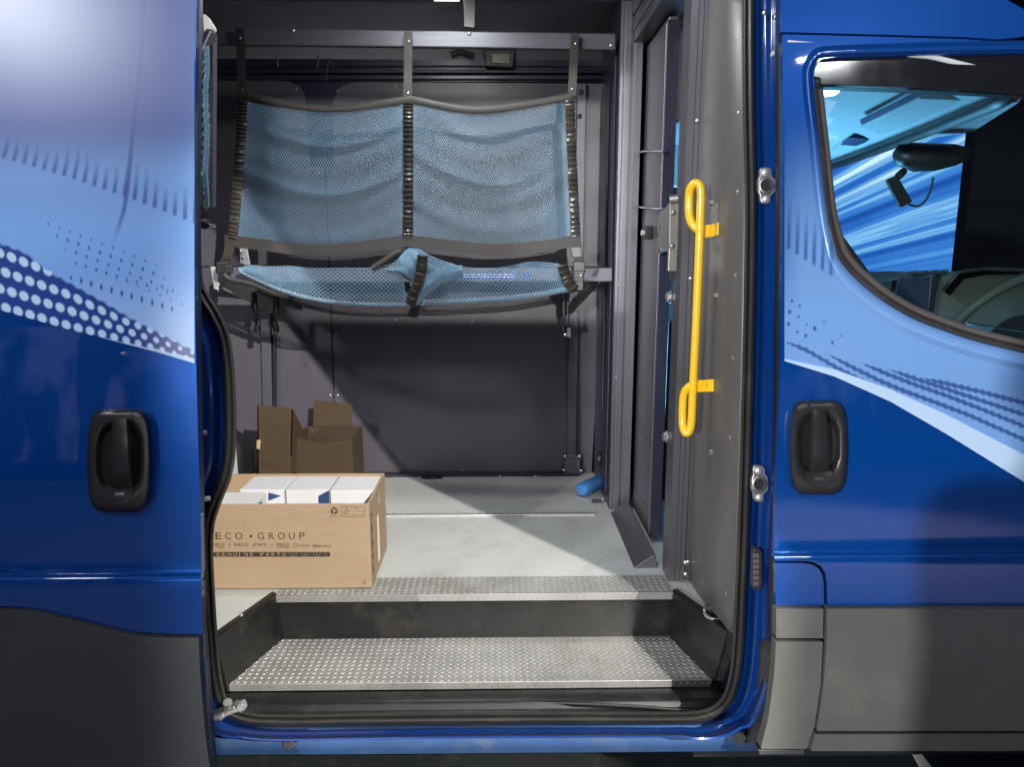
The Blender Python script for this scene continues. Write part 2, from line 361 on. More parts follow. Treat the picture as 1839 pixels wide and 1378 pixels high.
def net(name, fn, nu, nv, r, parent, m='net'):
    """knitted net: diamond lattice of real three-sided cords over the surface fn(u, v)"""
    idx = {}; pts = []
    for j in range(nv+1):
        for i in range(nu+1):
            u = (i+(.5 if j % 2 else 0))/(nu+.5); idx[i, j] = len(pts); pts.append(fn(u, j/nv))
    ed = []
    for j in range(nv):
        for i in range(nu+1):
            ed.append((idx[i, j], idx[i, j+1]))
            k = i+1 if j % 2 else i-1
            if 0 <= k <= nu: ed.append((idx[i, j], idx[k, j+1]))
    P = np.array([tuple(p) for p in pts]); E = np.array(ed)
    a, b = P[E[:, 0]], P[E[:, 1]]; t = b-a; t /= np.maximum(1e-9, np.linalg.norm(t, axis=1))[:, None]
    ref = np.array([0, -1, .15]); n1 = np.cross(t, ref); n1 /= np.maximum(1e-9, np.linalg.norm(n1, axis=1))[:, None]; n2 = np.cross(n1, t)
    V = []
    for q in (a, b):
        for k in range(3):
            c, s_ = math.cos(2*PI*k/3+PI/2), math.sin(2*PI*k/3+PI/2); V.append(q+(n1*c+n2*s_*.8)*r)
    V = np.stack(V, 1).reshape(-1, 3); m_ = len(E); base = (np.arange(m_)*6)[:, None, None]
    F = np.array([[0, 1, 4, 3], [1, 2, 5, 4], [2, 0, 3, 5]])[None]+base; F = F.reshape(-1, 4)
    me = bpy.data.meshes.new(name); me.vertices.add(len(V)); me.vertices.foreach_set('co', V.astype(np.float32).ravel())
    me.loops.add(F.size); me.loops.foreach_set('vertex_index', F.ravel().astype(np.int32)); me.polygons.add(len(F))
    me.polygons.foreach_set('loop_start', (np.arange(len(F))*4).astype(np.int32)); me.update(calc_edges=True); me.validate()
    o = link(name, me, m, parent, smooth=False); o['kind'] = 'stuff'; return o
def band(name, path, wid, thick, m, parent, ridge=0, amp=.3, side=None, bulge=True):
    """flat webbing or gathered elastic following a 3-D path; ridge = number of gathers"""
    path = [Vector(p) for p in path]; rows = []; n = len(path)
    for i, p in enumerate(path):
        t = (path[min(i+1, n-1)]-path[max(i-1, 0)]).normalized()
        s_ = Vector(side) if side else t.cross(Vector((0, -1, 0)))
        s_ = (s_-t*s_.dot(t)).normalized(); nr = s_.cross(t).normalized()
        if nr.y > 0: nr = -nr
        k = 1; ww = wid
        if ridge:
            ph = (i/(n-1)*ridge) % 1; k = .35+abs(math.sin(PI*ph))*(1+amp*math.sin(i*1.7)); ww = wid*(.93+.1*abs(math.sin(PI*ph))+.04*math.sin(i*.9))
        sec = [(-.5, 0), (-.47, .55), (-.2, 1), (.2, 1), (.47, .55), (.5, 0), (0, -.3)] if bulge else [(-.5, 0), (-.5, 1), (.5, 1), (.5, 0)]
        rows.append([p+s_*a*ww+nr*b*thick*k for a, b in sec])
    return MB().loft(rows, True, True).obj(name, m, parent)

# ================================================================== the van
van = thing('panel_van', 'blue panel van with pale dotted livery and its side sliding door open', 'van')

# ---- cab door -----------------------------------------------------------------
WIN = [(1463, 160), (1462, 128), (1470, 110), (1490, 103), (1600, 99), (1720, 96), (2000, 92), (2000, 668), (1839, 632), (1750, 610), (1690, 590), (1640, 570),
       (1590, 541), (1550, 510), (1520, 480), (1502, 450), (1490, 400), (1482, 340), (1474, 260), (1467, 200)]
door_out = round_poly([(1405, 61, 3), (1600, 66, 0), (1730, 70, 0), (2100, 96, 0), (2100, 1088, 0), (1486, 1088, 0), (1484, 1008, 42), (1391, 1008, 3), (1392, 900, 0), (1401, 700, 0), (1405, 400, 0)], 4)
WINs = spline(WIN[-4:]+WIN[:6], 5)+[(2000, 92), (2000, 668)]+spline(WIN[8:17], 5)
door = body_panel('cab_door', door_out, 0, .012, 'paint', van, holes=[WINs], bevel=.0045)
def win_seal(name, d0, d1, k, m):
    path = spline(WIN[7:]+WIN[:1], 6); rows = []
    P = [np.array(p) for p in path]
    for i, p in enumerate(P):
        t = P[min(i+1, len(P)-1)]-P[max(0, i-1)]; t = t/np.hypot(*t); nr = np.array((-t[1], t[0]))
        w_ = .75+.25*sm(360, 470, p[1])
        rows.append([bod(*(p+nr*o*w_), -d) for o, d in ((d0, .02), (d0, .004), (d0+.3*(d1-d0), -.003), (d0+.7*(d1-d0), -.001), (d1, .008), (d1, .03))])
    return MB().loft(rows).obj(name, m, door, angle=70)
win_seal('window_gasket', -4, 9, 0, 'rubber'); win_seal('window_channel', 8, 21, 0, 'rubberg')
body_panel('window_header', [(1461, 128), (1470, 109), (1490, 103), (1720, 97), (2000, 93), (2000, 178), (1839, 168), (1700, 159), (1475, 151), (1473, 139), (1462, 138)], -.010, .012, 'glossb', door, bevel=.006)
body_panel('window_pane', [(1474, 145), (1700, 150), (2000, 165), (2000, 672), (1839, 640), (1750, 616), (1640, 577), (1550, 517), (1500, 455), (1486, 380), (1478, 260)], -.022, .004, 'glass', door, bevel=0)
body_panel('door_inner_frame', [(1405, 70), (2100, 105), (2100, 1080), (1488, 1080), (1480, 1008), (1397, 1000)], -.016, .03, 'dark', door, holes=[[(1478, 150), (1700, 158), (2000, 175), (2000, 690), (1839, 655), (1750, 630), (1640, 592), (1545, 530), (1492, 460), (1482, 400)]], bevel=0)

def door_handle(parent, cx, cy, w_, h_, off):
    """moulded bezel with a dished pocket, vertical pull bar and thumb recess"""
    def ring(sx, sy, d, px=2.6, n=44, dy=0, bow=0):
        r = []
        for k in range(n):
            a = 2*PI*k/n; c, s_ = math.cos(a), math.sin(a)
            x = math.copysign(abs(c)**(2/px), c)*sx; y = math.copysign(abs(s_)**(2/(px+.8)), s_)*sy
            x *= 1-bow*abs(y/sy)**2.2
            r.append(bod(cx+x*w_/2, cy+dy*h_/2+y*h_/2, off+d))
        return r
    mb = MB()
    mb.loft([ring(1, 1, -.004, 5.5, bow=.13), ring(1, 1, .008, 5.5, bow=.13), ring(.965, .975, .017, 5.5, bow=.13), ring(.91, .94, .0215, 5, bow=.13), ring(.78, .76, .0225, 3.6, dy=-.03, bow=.1), ring(.70, .67, .0195, 3.0, dy=-.05, bow=.08),
             ring(.62, .61, .010, 2.6, dy=-.06), ring(.54, .56, .001, 2.4, dy=-.05), ring(.2, .2, .0002, 2.2, dy=-.05)], True, True)
    mb.obj('handle_bezel', 'handle', parent, angle=50)
    g = MB(); rows = []
    for t in np.linspace(0, 1, 15):
        y = cy-h_*.40+t*h_*.66; hw = w_*(.125+.05*t); d = .016+.020*math.sin(PI*min(1, .12+t*.9))**.6
        rows.append([bod(cx+w_*.03+hw*a-(1-t)*2, y, off+d+b*.009) for a, b in ((-1, -1), (-1, .5), (-.75, 1), (.75, 1), (1, .5), (1, -1))])
    g.loft(rows, True, True); g.obj('handle_grip', 'handle', parent, angle=40)
    t = MB(); rows = []
    for s_ in np.linspace(0, 1, 7):
        y = cy+h_*.25+s_*h_*.17; hw = w_*(.22-.08*s_*s_)
        rows.append([bod(cx+hw*a, y, off+d) for a, d in ((-1, .0235), (-.85, .0222+.002*s_), (0, .015+.008*s_), (.85, .0222+.002*s_), (1, .0235))])
    t.loft(rows); t.obj('thumb_recess', 'handle', parent, angle=60)
    n = MB(); y0, y1 = cy-h_*.455, cy-h_*.37
    n.loft([[bod(cx+w_*.03+w_*.17*a, y, off+d) for a in (-1, 1)] for y, d in ((y0, .0220), (y0+3, .0235), (y1, .0235), (y1+4, .014))]); n.obj('grip_hinge', 'handle', parent, angle=30)
door_handle(door, 1470, 804, 107, 170, .0005)

# ---- lower trim of the cab door, flap and pillar ------------------------------
tr1 = body_panel('door_trim', round_poly([(1485, 1094), (2100, 1094), (2100, 1314), (1467, 1314), (1479, 1235), (1485, 1150)], 3), .015, .025, 'trim', door, bevel=.006)
tr2 = body_panel('skirt', round_poly([(1464, 1320), (2100, 1320), (2100, 1345), (1800, 1350), (1456, 1350)], 2), .008, .02, 'trim', van, bevel=.004)
body_panel('fuel_flap', round_poly([(1393, 1012, 2), (1479, 1012, 46), (1480, 1088, 2), (1393, 1088, 2)], 3), .001, .012, 'paint', van, bevel=.004)
body_panel('flap_trim', round_poly([(1394, 1094), (1479, 1094), (1478, 1147), (1394, 1147)], 2), .015, .025, 'trim', van, bevel=.006)
body_panel('pillar_trim', round_poly([(1394, 1153), (1478, 1153), (1474, 1230), (1463, 1305), (1449, 1346), (1366, 1346), (1380, 1290), (1390, 1215)], 3), .015, .0252, 'trim', van, bevel=.006)
body_panel('skirt_edge', [(1362, 1348), (1447, 1348), (1444, 1357), (1364, 1357)], -.01, .03, 'trimd', van, bevel=.003)
body_panel('pillar_shell', [(1388, 1006), (1484, 1006), (1500, 1346), (1370, 1346), (1386, 1200)], -.02, .02, 'dark', van, bevel=0)
body_panel('skirt_backing', [(1440, 1090), (2100, 1080), (2100, 1342), (1440, 1346)], -.018, .02, 'dark', van, bevel=0)
MB().loft([[bod(x0, y, o) for x0, o in ((x, .012), (x-6, -.02), (x-20, -.07), (x-34, -.12))] for x, y in ((1394, 1150), (1393, 1180), (1390, 1215), (1385, 1260), (1379, 1295), (1370, 1335))]).obj('pillar_trim_return', 'trimd', van, solid=.003)
body_panel('roof_side_panel', [(1402, 57), (1600, 62), (1730, 66), (1790, 70), (1835, 66), (1880, 40), (1790, -12), (1402, -30)], 0, .012, 'paint', van, bevel=.005)
body_panel('roof_side_shell', [(1404, 66), (1800, 80), (1830, 60), (1780, 0), (1404, -20)], -.018, .02, 'dark', van, bevel=0)

body_panel('front_wing', round_poly([(2105, 650), (2300, 700), (2520, 800), (2640, 930), (2660, 1088), (2105, 1088)], 6), 0, .012, 'paint', van, bevel=.005)
body_panel('wing_trim', round_poly([(2105, 1094), (2660, 1094), (2640, 1345), (2105, 1345)], 4), .015, .025, 'trim', van, bevel=.006)
body_panel('windscreen_pillar', [(1888, 50), (2000, 130), (2108, 640), (2270, 690), (2200, 470), (2050, 120), (1930, 35)], -.01, .03, 'glossb', van, bevel=.004)
# ---- livery print (a thin vinyl wrap laid on the doors; flat print as colour) --
def decal(name, xs, bot, top, off, colf, parent, nx, ny, m='vinyl'):
    X = np.linspace(xs[0], xs[1], nx); vs = []; cs = []
    for j in range(ny):
        for x in X:
            b, t = bot(x), top(x); y = b+(t-b)*j/(ny-1)
            vs.append(bod(x, y, off)); cs.append(colf(x, y))
    fs = [(j*nx+i, j*nx+i+1, (j+1)*nx+i+1, (j+1)*nx+i) for j in range(ny-1) for i in range(nx-1)]
    me = bpy.data.meshes.new(name); me.from_pydata([tuple(v) for v in vs], [], fs); me.update()
    ca = me.color_attributes.new('print', 'FLOAT_COLOR', 'POINT')
    ca.data.foreach_set('color', np.concatenate([np.array(cs), np.ones((len(cs), 1))], 1).astype(np.float32).ravel())
    return link(name, me, m, parent, angle=80)
pc = np.array(PAINTC[:3]); lightb = np.array(lin(122, 168, 228)[:3]); midb = np.array(lin(58, 84, 146)[:3]); darkb = np.array(lin(28, 62, 140)[:3]); paleb = np.array(lin(190, 218, 246)[:3])
def mixc(a, b, t): return a+(b-a)*min(1, max(0, t))
def ip(x, pts): return float(np.interp(x, [p[0] for p in pts], [p[1] for p in pts]))

# ---- sliding door -------------------------------------------------------------
OFF = .080
edge = [(358, -40), (353, 0), (351, 150), (348, 330), (350, 500), (352, 640), (356, 800), (361, 960), (362, 1050), (363, 1137)]
low = [(363, 1139), (300, 1139), (240, 1135), (150, 1114), (60, 1094), (0, 1090), (-90, 1090), (-250, 1090), (-700, 1090)]
sd = body_panel('sliding_door', [(-700, -40)]+spline(edge, 4)+spline(low, 4), OFF, .014, 'paint', van, bevel=.005)
body_panel('door_lower_trim', [(-700, 1097), (-90, 1097)]+spline([(0, 1097), (60, 1100), (150, 1121), (240, 1142), (300, 1146), (356, 1146)], 4)+spline([(357, 1146), (359, 1200), (366, 1290), (374, 1360), (392, 1470)], 4)+[(-700, 1470)], OFF+.010, .02, 'trimd', sd, bevel=.007)
body_panel('door_lower_flange', spline([(352, 1143), (364, 1143), (366, 1185), (369, 1200), (373, 1290), (382, 1375), (398, 1470)], 5)+[(380, 1470), (364, 1300)], OFF-.004, .012, 'dusty', sd, bevel=.004)
body_panel('door_inner_shell', [(-690, -30), (348, -30), (344, 330), (346, 640), (352, 960), (356, 1140), (375, 1400), (-690, 1400)], OFF-.02, .045, 'darkblue', sd, bevel=.004)
door_handle(sd, 214, 827, 117, 186, OFF+.0005)
cutb = lambda x: ip(x, [(-700, 400), (-300, 490), (-60, 545), (0, 557), (60, 574), (120, 591), (180, 606), (230, 619), (280, 632), (350, 653)])
rowd = lambda x, k: ip(x, [(-60, 530), (0, 549), (40, 559), (100, 575), (150, 591), (220, 611), (300, 633), (350, 650)])-29*k
def left_print(x, y):
    # broad tint: pale blue over the swoosh, fading up into a muted slate blue
    c = mixc(mixc(lightb, paleb, .35*sm(480, 600, y)), lightb*.8, 1-sm(330, 430, y)); c = mixc(c, midb, 1-sm(215, 330, y))
    # tapering bars
    k = (x+12)/18.1; i = math.floor(k+.5); xb = i*18.1-12; yend = 282+xb*.268+ (xb/350)**2*25; ln = 52+14*math.sin(i)
    slant = (y-yend)*(.30*(1-xb/360))
    dxb = abs(x-xb+slant)
    if yend-ln < y < yend+3 and i > -4:
        c = mixc(c, darkb, (1-sm(2.2, 5.2, dxb))*(.20+.62*sm(yend-ln, yend, y))*(1-sm(yend-2, yend+3, y)))
    # long antenna stroke
    xc = ip(y, [(0, 258), (90, 254), (180, 246), (260, 236), (340, 229), (380, 222), (430, 206), (450, 198)])
    if y < 455: c = mixc(c, darkb*.9, (1-sm(2.5, 5.5, abs(x-xc)))*(.35+.35*sm(60, 280, y))*(1-sm(370, 450, y)))
    # fine halftone flecks following two swoops
    for q in range(4):
        yy = 372+q*17+x*.33+(x/350)**2*18; dxs = (x+q*4) % 19.3-9.6
        a = (1-abs(q-1.3)/4); cl = sm(40+q*20, 90+q*25, x)*(1-sm(255+q*22, 300+q*24, x))
        rr = 2.9*a*cl
        if rr > .4: c = mixc(c, darkb, (1-sm(rr*.55, rr*1.25, math.hypot(dxs*1.2, (y-yy)*.72-dxs*.2)))*.95)
    for q in range(2):
        yy = 431+q*28+x*.31; dxs = (x+q*9) % 18.2-9.1; cl = sm(90, 150, x)*(1-sm(300, 340, x)); rr = (2.2+q*1.3)*cl
        if rr > .4: c = mixc(c, darkb, (1-sm(rr*.6, rr*1.2, math.hypot(dxs*1.5, (y-yy)*.55))) )
    # dark band with big pale dots
    bt = ip(x, [(-700, 300), (-300, 375), (-60, 425), (0, 438), (45, 455), (85, 488), (130, 512), (190, 546), (230, 570), (290, 602), (350, 632)])+1.5*math.sin(x*.33)
    bb = cutb(x)-3
    if y > bt-3:
        d = mixc(c, darkb, sm(bt-3, bt+2, y))
        for q in range(4):
            yy = cutb(x)-7-q*ip(x, [(0, 32), (120, 28), (220, 17), (350, 11)])
            off = (q*11) % 21.4; dxs = (x+off) % 21.6-10.8; r0 = ip(x, [(0, 9), (150, 8.3), (230, 7), (300, 5), (350, 3)])
            if yy > bt-2 or q < 3:
                d = mixc(d, paleb, 1-sm(r0-2, r0+1.2, math.hypot(dxs, y-yy)))
        c = d
    if x > 190 and y > cutb(x)-ip(x, [(190, 0), (350, 9)]): c = mixc(c, paleb, .8)
    return c
decal('livery_print', (-695, 349), cutb, lambda x: -34, OFF+.0006, left_print, sd, 560, 300)
wcut = lambda x: ip(x, [(1392, 642), (1404, 647), (1500, 677), (1600, 722), (1700, 780), (1839, 866), (2000, 975), (2095, 1045)])
wtop = lambda x: ip(x, [(1392, 640), (1404, 644), (1500, 664), (1600, 700), (1700, 745), (1839, 817), (2000, 910), (2095, 972)])
wl = [(1404, 190), (1448, 195), (1456, 250), (1463, 300), (1472, 345), (1482, 385), (1492, 415), (1504, 466), (1522, 496), (1552, 526), (1592, 557), (1642, 586), (1692, 606), (1752, 626), (1839, 648), (2000, 684), (2095, 706)]
ROPES = [[(1400, 609), (1450, 630), (1505, 662), (1560, 690), (1610, 708), (1640, 718)], [(1478, 632), (1529, 659), (1578, 683), (1620, 701), (1672, 720), (1738, 745), (1839, 790), (2010, 870)],
         [(1538, 649), (1594, 672), (1640, 690), (1700, 711), (1760, 734), (1839, 766), (2010, 836)], [(1588, 661), (1646, 681), (1700, 699), (1760, 719), (1839, 745), (2010, 806)], [(1650, 678), (1712, 692), (1770, 706), (1839, 724), (2010, 775)]]
def right_print(x, y):
    e = sm(190, 470, y)*(.55+.45*sm(1400, 1450, x)); c = mixc(pc, lightb*.82, e)
    c = mixc(c, lightb, sm(430, 600, y)*.8)
    k = (x-1416)/15.2; i = math.floor(k+.5); xb = 1416+15.2*i; ye = 447+(xb-1416)*.62
    if 0 <= i < 6 and y < ye+3: c = mixc(c, darkb, (1-sm(2, 4.6, abs(x-xb-(ye-y)*.03)))*.7*sm(ye-110, ye-10, y)*(1-sm(ye-2, ye+3, y)))
    for (a, b, r) in ((1422, 541, 2.2), (1436, 549, 2), (1418, 560, 3.2), (1434, 569, 2), (1416, 582, 3.2), (1449, 583, 1.8), (1463, 590, 3.4), (1432, 596, 2), (1447, 603, 2.8), (1480, 578, 1.8), (1495, 615, 2.6), (1511, 603, 1.6)):
        c = mixc(c, darkb, (1-sm(r*.5, r*1.25, math.hypot(x-a, (y-b)*.7)))*.9)
    cut = wtop(x)
    for q, pts in enumerate(ROPES):
        if pts[0][0] < x < pts[-1][0]:
            amp = 4.4*sm(pts[0][0], pts[0][0]+45, x)*(1-sm(pts[-1][0]-40, pts[-1][0], x))*(1+.30*math.sin(x*.50+q*1.3)); d = abs(y-ip(x, pts))
            c = mixc(c, darkb*.8, (1-sm(amp*.5, amp*1.3, d))*.78)
    if y > cut-1: c = mixc(c, paleb, sm(cut-1.5, cut+1.5, y))
    return c
def surround():
    P = [np.array(p) for p in spline(WIN[7:]+WIN[:7], 8)]; vs = []; cs = []; O = (-.16, -.06, .02, .10, .20, .32, .44, .56, .68, .80, .92, 1); D = (.020, .012, .004, -.0015, -.0055, -.0085, -.0098, -.0095, -.0075, -.0042, -.0014, .0004)
    for i, p in enumerate(P):
        t = P[min(i+1, len(P)-1)]-P[max(0, i-1)]; t = t/np.hypot(*t); nr = -np.array((-t[1], t[0])); wd = 22+12*sm(420, 520, p[1])
        for o, d in zip(O, D):
            q = p+nr*o*wd; vs.append(bod(q[0], q[1], -d)); cs.append(right_print(q[0], q[1]) if q[0] < 2000 else pc)
    n = len(O); fs = [(i*n+k, i*n+k+1, (i+1)*n+k+1, (i+1)*n+k) for i in range(len(P)-1) for k in range(n-1)]
    me = bpy.data.meshes.new('window_surround'); me.from_pydata([tuple(v) for v in vs], [], fs); me.update()
    ca = me.color_attributes.new('print', 'FLOAT_COLOR', 'POINT'); ca.data.foreach_set('color', np.concatenate([np.array(cs), np.ones((len(cs), 1))], 1).astype(np.float32).ravel())
    bm = bmesh.new(); bm.from_mesh(me); bmesh.ops.recalc_face_normals(bm, faces=bm.faces); bm.to_mesh(me); bm.free()
    link('window_surround', me, 'vinylg', door, angle=80)
surround()
decal('livery_print', (1409, 2092), wcut, lambda x: ip(x, wl), .0007, right_print, door, 340, 200, 'vinylg')

# ---- opening: rubber seal, painted aperture, sill -----------------------------
SEAL = spline([(1349, -60), (1348, 60), (1349, 200), (1352, 330), (1352, 430), (1349, 600), (1344, 800), (1339, 960), (1334, 1080), (1330, 1160), (1322, 1225), (1303, 1268), (1262, 1290), (1200, 1294), (1050, 1294), (850, 1295), (650, 1297), (500, 1299),
               (432, 1292), (398, 1268), (384, 1220), (376, 1140), (371, 1060), (368, 985), (372, 935), (386, 893), (402, 852), (409, 800), (409, 720), (405, 650), (397, 603), (380, 565), (362, 535), (350, 505), (345, 440)], 7)
def seal_rows(lo, hi, dd):
    rows = []; P = [np.array(p) for p in SEAL]
    for i, p in enumerate(P):
        t = P[min(i+1, len(P)-1)]-P[max(0, i-1)]; t = t/np.hypot(*t); nr = np.array((t[1], -t[0]))*-1
        rows.append([bod(*(p+nr*(lo+(hi-lo)*a)), -.16-dd-.017*b) for a, b in ((0, 1.4), (.02, .3), (.2, -.5), (.5, -.9), (.8, -.5), (.98, .3), (1, 1.4))])
    return rows
MB().loft(seal_rows(-8, 7, .0)).obj('door_seal', 'rubber', van, angle=70)
MB().loft(seal_rows(5, 15, .012)).obj('seal_lip', 'rubber', van, angle=70)
aw = lambda x, y: (ip(y, [(0, 46), (700, 46), (900, 48), (1000, 44), (1200, 48), (1290, 44)]) if x > 900 else 60) if y < 1270 else ip(x, [(380, 45), (440, 22), (1225, 20), (1300, 38), (1330, 46)])
APP = [p for p in SEAL]
rows = []; P = [np.array(p) for p in APP]
for i, p in enumerate(P):
    t = P[min(i+1, len(P)-1)]-P[max(0, i-1)]; t = t/np.hypot(*t); nr = np.array((t[1], -t[0])); wd = aw(*p)
    rows.append([bod(*(p+nr*(8+wd*a)), -d) for a, d in ((-.25, .19), (0, .172), (.10, .165), (.22, .135), (.36, .11), (.48, .102), (.60, .098), (.72, .085), (.80, .06), (.88, .045), (1.0, .030), (1.12, .028))])
ap = MB().loft(rows).obj('door_aperture', 'paint_in', van, solid=0, angle=50)
# sill face below the opening, dusty
def pxrows(spec, x0, x1, n=40, f=None):
    return [[at(x, y+(f(x) if f else 0), Y) for x in np.linspace(x0, x1, n)] for y, Y in spec]
sl = lambda x: -(x-372)*.008
sill = MB().loft(pxrows([(1306, 1.60), (1313, 1.565), (1322, 1.548), (1326, 1.543), (1333, 1.541), (1347, 1.541), (1348, 1.546), (1357, 1.548), (1358, 1.60), (1350, 1.72)], 340, 1372, 60, sl)).obj('sill', 'dusty', van, angle=50)
b_ = MB(); b_.hexa([at(548, 1313, 1.556), at(1262, 1306, 1.556), at(1266, 1340, 1.551), at(550, 1346, 1.551)], (0, .012, 0)); b_.obj('sill_cover', 'dusty', van, bevel=.006)
for x, y in ((519, 1336), (1328, 1326)):
    p = at(x, y, 1.535); m_ = MB(); m_.tube([p+Vector((0, .012, 0)), p, p+Vector((0, -.003, 0)), p+Vector((0, -.003, 0))], [.0155, .0155, .0135, .007], 20); m_.obj('sill_plug', 'trimd', van)
# keepers (lock plates) on the pillar
def keeper(cx, cy, off):
    m_ = MB(); out = round_poly([(cx-13, cy-33, 8), (cx+8, cy-33, 8), (cx+9, cy-17, 3), (cx+14, cy-12, 5), (cx+14, cy+12, 5), (cx+7, cy+18, 3), (cx+7, cy+33, 8), (cx-11, cy+33, 8), (cx-13, cy+17, 3), (cx-16, cy+10, 5), (cx-16, cy-10, 5), (cx-13, cy-16, 3)])
    k = MB(); k.hexa([bod(x, y, off) for x, y in out], (0, .012, 0)); o = k.obj('keeper_plate', 'steel', van, bevel=.002)
    r = MB(); rr = [[bod(cx-2+math.cos(a)*q, cy+math.sin(a)*q*1.05, off+d) for a in np.linspace(0, 2*PI, 24, endpoint=False)] for q, d in ((13.5, -.001), (13, .007), (10.5, .008), (9, .004))]
    r.loft(rr, True); r.obj('keeper_ring', 'steel', o, angle=60)
    h = MB(); h.hexa([bod(cx-2+math.cos(a)*9.2, cy+math.sin(a)*9.6, off+.0035) for a in np.linspace(0, 2*PI, 20, endpoint=False)], (0, .003, 0)); h.obj('keeper_hole', 'dark', o)
    for s_ in (-24, 24): bolt(o, bod(cx-3+s_*.03, cy+s_, off+.0005), .0085, (0, -1, .1), 'aluw')
keeper(1378, 333, -.090); keeper(1366, 870, -.090)
c = MB(); c.hexa([bod(x, y, -.085) for x, y in round_poly([(1354, 985, 8), (1369, 988, 8), (1370, 1050, 4), (1367, 1062, 6), (1352, 1060, 4)])], (0, .02, 0)); ct = c.obj('contact_block', 'dashd', van, bevel=.002)
for k in range(6): c = MB(); p = bod(1358, 998+k*10, -.083); c.box(p-Vector((.006, .002, .005)), p+Vector((.006, .004, .005))); c.obj('contact', 'rubberg', ct)
for x, y in ((1372, 22), (1392, 30)): bolt(van, bod(x, y, -.07), .007, (-.3, -1, .1), 'chrome', 'striker_bolt')
# C pillar fittings beside the sliding door edge
p0 = bod(352, 772, -.03); m_ = MB(); m_.hexa([bod(x, y, -.05) for x, y in round_poly([(350, 752, 3), (358, 752, 4), (359, 800, 4), (350, 800, 3)])], (0, .008, 0)); st = m_.obj('striker_plate', 'aluw', van, bevel=.002)
m_ = MB(); m_.tube([bod(352, 778, -.045), bod(371, 777, -.05)], .0048, 10); m_.obj('striker_pin', 'aluw', st)
m_ = MB(); m_.tube([bod(356, 897, -.05), bod(363, 897, -.05), bod(364, 897, -.05), bod(378, 896, -.055)], [.011, .011, .0065, .0055], 12); m_.obj('guide_pin', 'aluw', van)
m_ = MB()
for k in range(5):
    p = bod(366, 1045+k*10.5, -.02); m_.tube([p, p+Vector((0, -.006, 0))], .0035, 8)
m_.obj('contact_pins', 'aluw', van)

# ---- cargo floor, step well ---------------------------------------------------
FZ = .65
A = lambda px, py, z=FZ: atz(px, py, z)
tl, tr_ = A(497, 1068), A(1209, 1066); yb0 = tl.y+.0
fl, fr = A(383, 1150), A(1310, 1137)
fo = [(-2.3, 1.72), (fl.x-.0, 1.72), (fl.x, fl.y), (tl.x, yb0), (tr_.x, yb0), (fr.x, fr.y), (fr.x, 1.72), (.66, 1.72), (.66, 3.22), (-2.3, 3.22)]
bm = bmesh.new(); f = bm.faces.new([bm.verts.new((x, y, FZ)) for x, y in fo]); r = bmesh.ops.extrude_face_region(bm, geom=[f])
for e in r['geom']:
    if isinstance(e, bmesh.types.BMVert): e.co.z -= .02
bmesh.ops.recalc_face_normals(bm, faces=bm.faces); bmesh.ops.triangulate(bm, faces=[f_ for f_ in bm.faces if len(f_.verts) > 4])
me = bpy.data.meshes.new('cargo_floor'); bm.to_mesh(me); bm.free(); floor = link('cargo_floor', me, 'floor', van, smooth=False)
TZ = .505
step = bpy.data.objects.new('step_well', None); COL.objects.link(step); step.parent = van
t0, t1 = atz(407, 1230, TZ), atz(1283, 1224, TZ); t2, t3 = atz(1206, 1147, TZ), atz(505, 1147, TZ)
t1.y = t0.y; t3.y = t2.y = yb0+.008
m_ = MB(); m_.hexa([t0, t1, t2, t3], (0, 0, -.022)); m_.obj('tread_plate', 'tread', step, bevel=.0025)
u0, u1 = Vector((tl.x, yb0-.012, FZ+.003)), Vector((tr_.x, yb0-.012, FZ+.003)); ub = A(497, 1041).y
m_ = MB(); m_.hexa([u0, u1, Vector((tr_.x-.005, ub, FZ+.003)), Vector((tl.x+.005, ub, FZ+.003))], (0, 0, -.002)); m_.box((u0.x, u0.y-.0005, FZ-.020), (u1.x, u0.y+.004, FZ+.003)); m_.obj('sill_plate', 'tread', step, bevel=.001)
def lugs(name, poly, z, pitch, vertical=None):
    """raised tread lugs, alternately slanted, as one mesh"""
    m_ = MB(); xs = [p[0] for p in poly]; ys = [p[1] for p in poly]
    def inside(x, y):
        c = False; n = len(poly)
        for i in range(n):
            (x1, y1), (x2, y2) = poly[i], poly[(i+1) % n]
            if (y1 > y) != (y2 > y) and x < (x2-x1)*(y-y1)/(y2-y1)+x1: c = not c
        return c
    j = 0; y = min(ys)
    while y < max(ys):
        x = min(xs)+(pitch/2 if j % 2 else 0)
        while x < max(xs):
            if inside(x-.007, y-.004) and inside(x+.007, y+.004):
                a = PI/4 if j % 2 else -PI/4; ca, sa = math.cos(a), math.sin(a); l, w_, h = pitch*.44, pitch*.15, .0016
                loc = [(-l, 0, 0), (0, -w_, 0), (l, 0, 0), (0, w_, 0), (-l*.55, 0, h), (0, -w_*.45, h), (l*.55, 0, h), (0, w_*.45, h)]
                if vertical is None: vs = [(x+p*ca-q*sa, y+p*sa+q*ca, z+k) for p, q, k in loc]
                else: vs = [(x+p*ca-q*sa, vertical-k, y+p*sa+q*ca) for p, q, k in loc]
                m_.add(vs, [(0, 1, 5, 4), (1, 2, 6, 5), (2, 3, 7, 6), (3, 0, 4, 7), (4, 5, 6, 7)])
            x += pitch
        y += pitch*.5; j += 1
    o = m_.obj(name, 'tread', step, smooth=False); o['kind'] = 'stuff'
lugs('tread_lugs', [(t0.x, t0.y), (t1.x, t1.y), (t2.x, t2.y), (t3.x, t3.y)], TZ, .0195)
lugs('sill_plate_lugs', [(u0.x, u0.y), (u1.x, u1.y), (tr_.x-.005, ub), (tl.x+.005, ub)], FZ+.003, .0195)
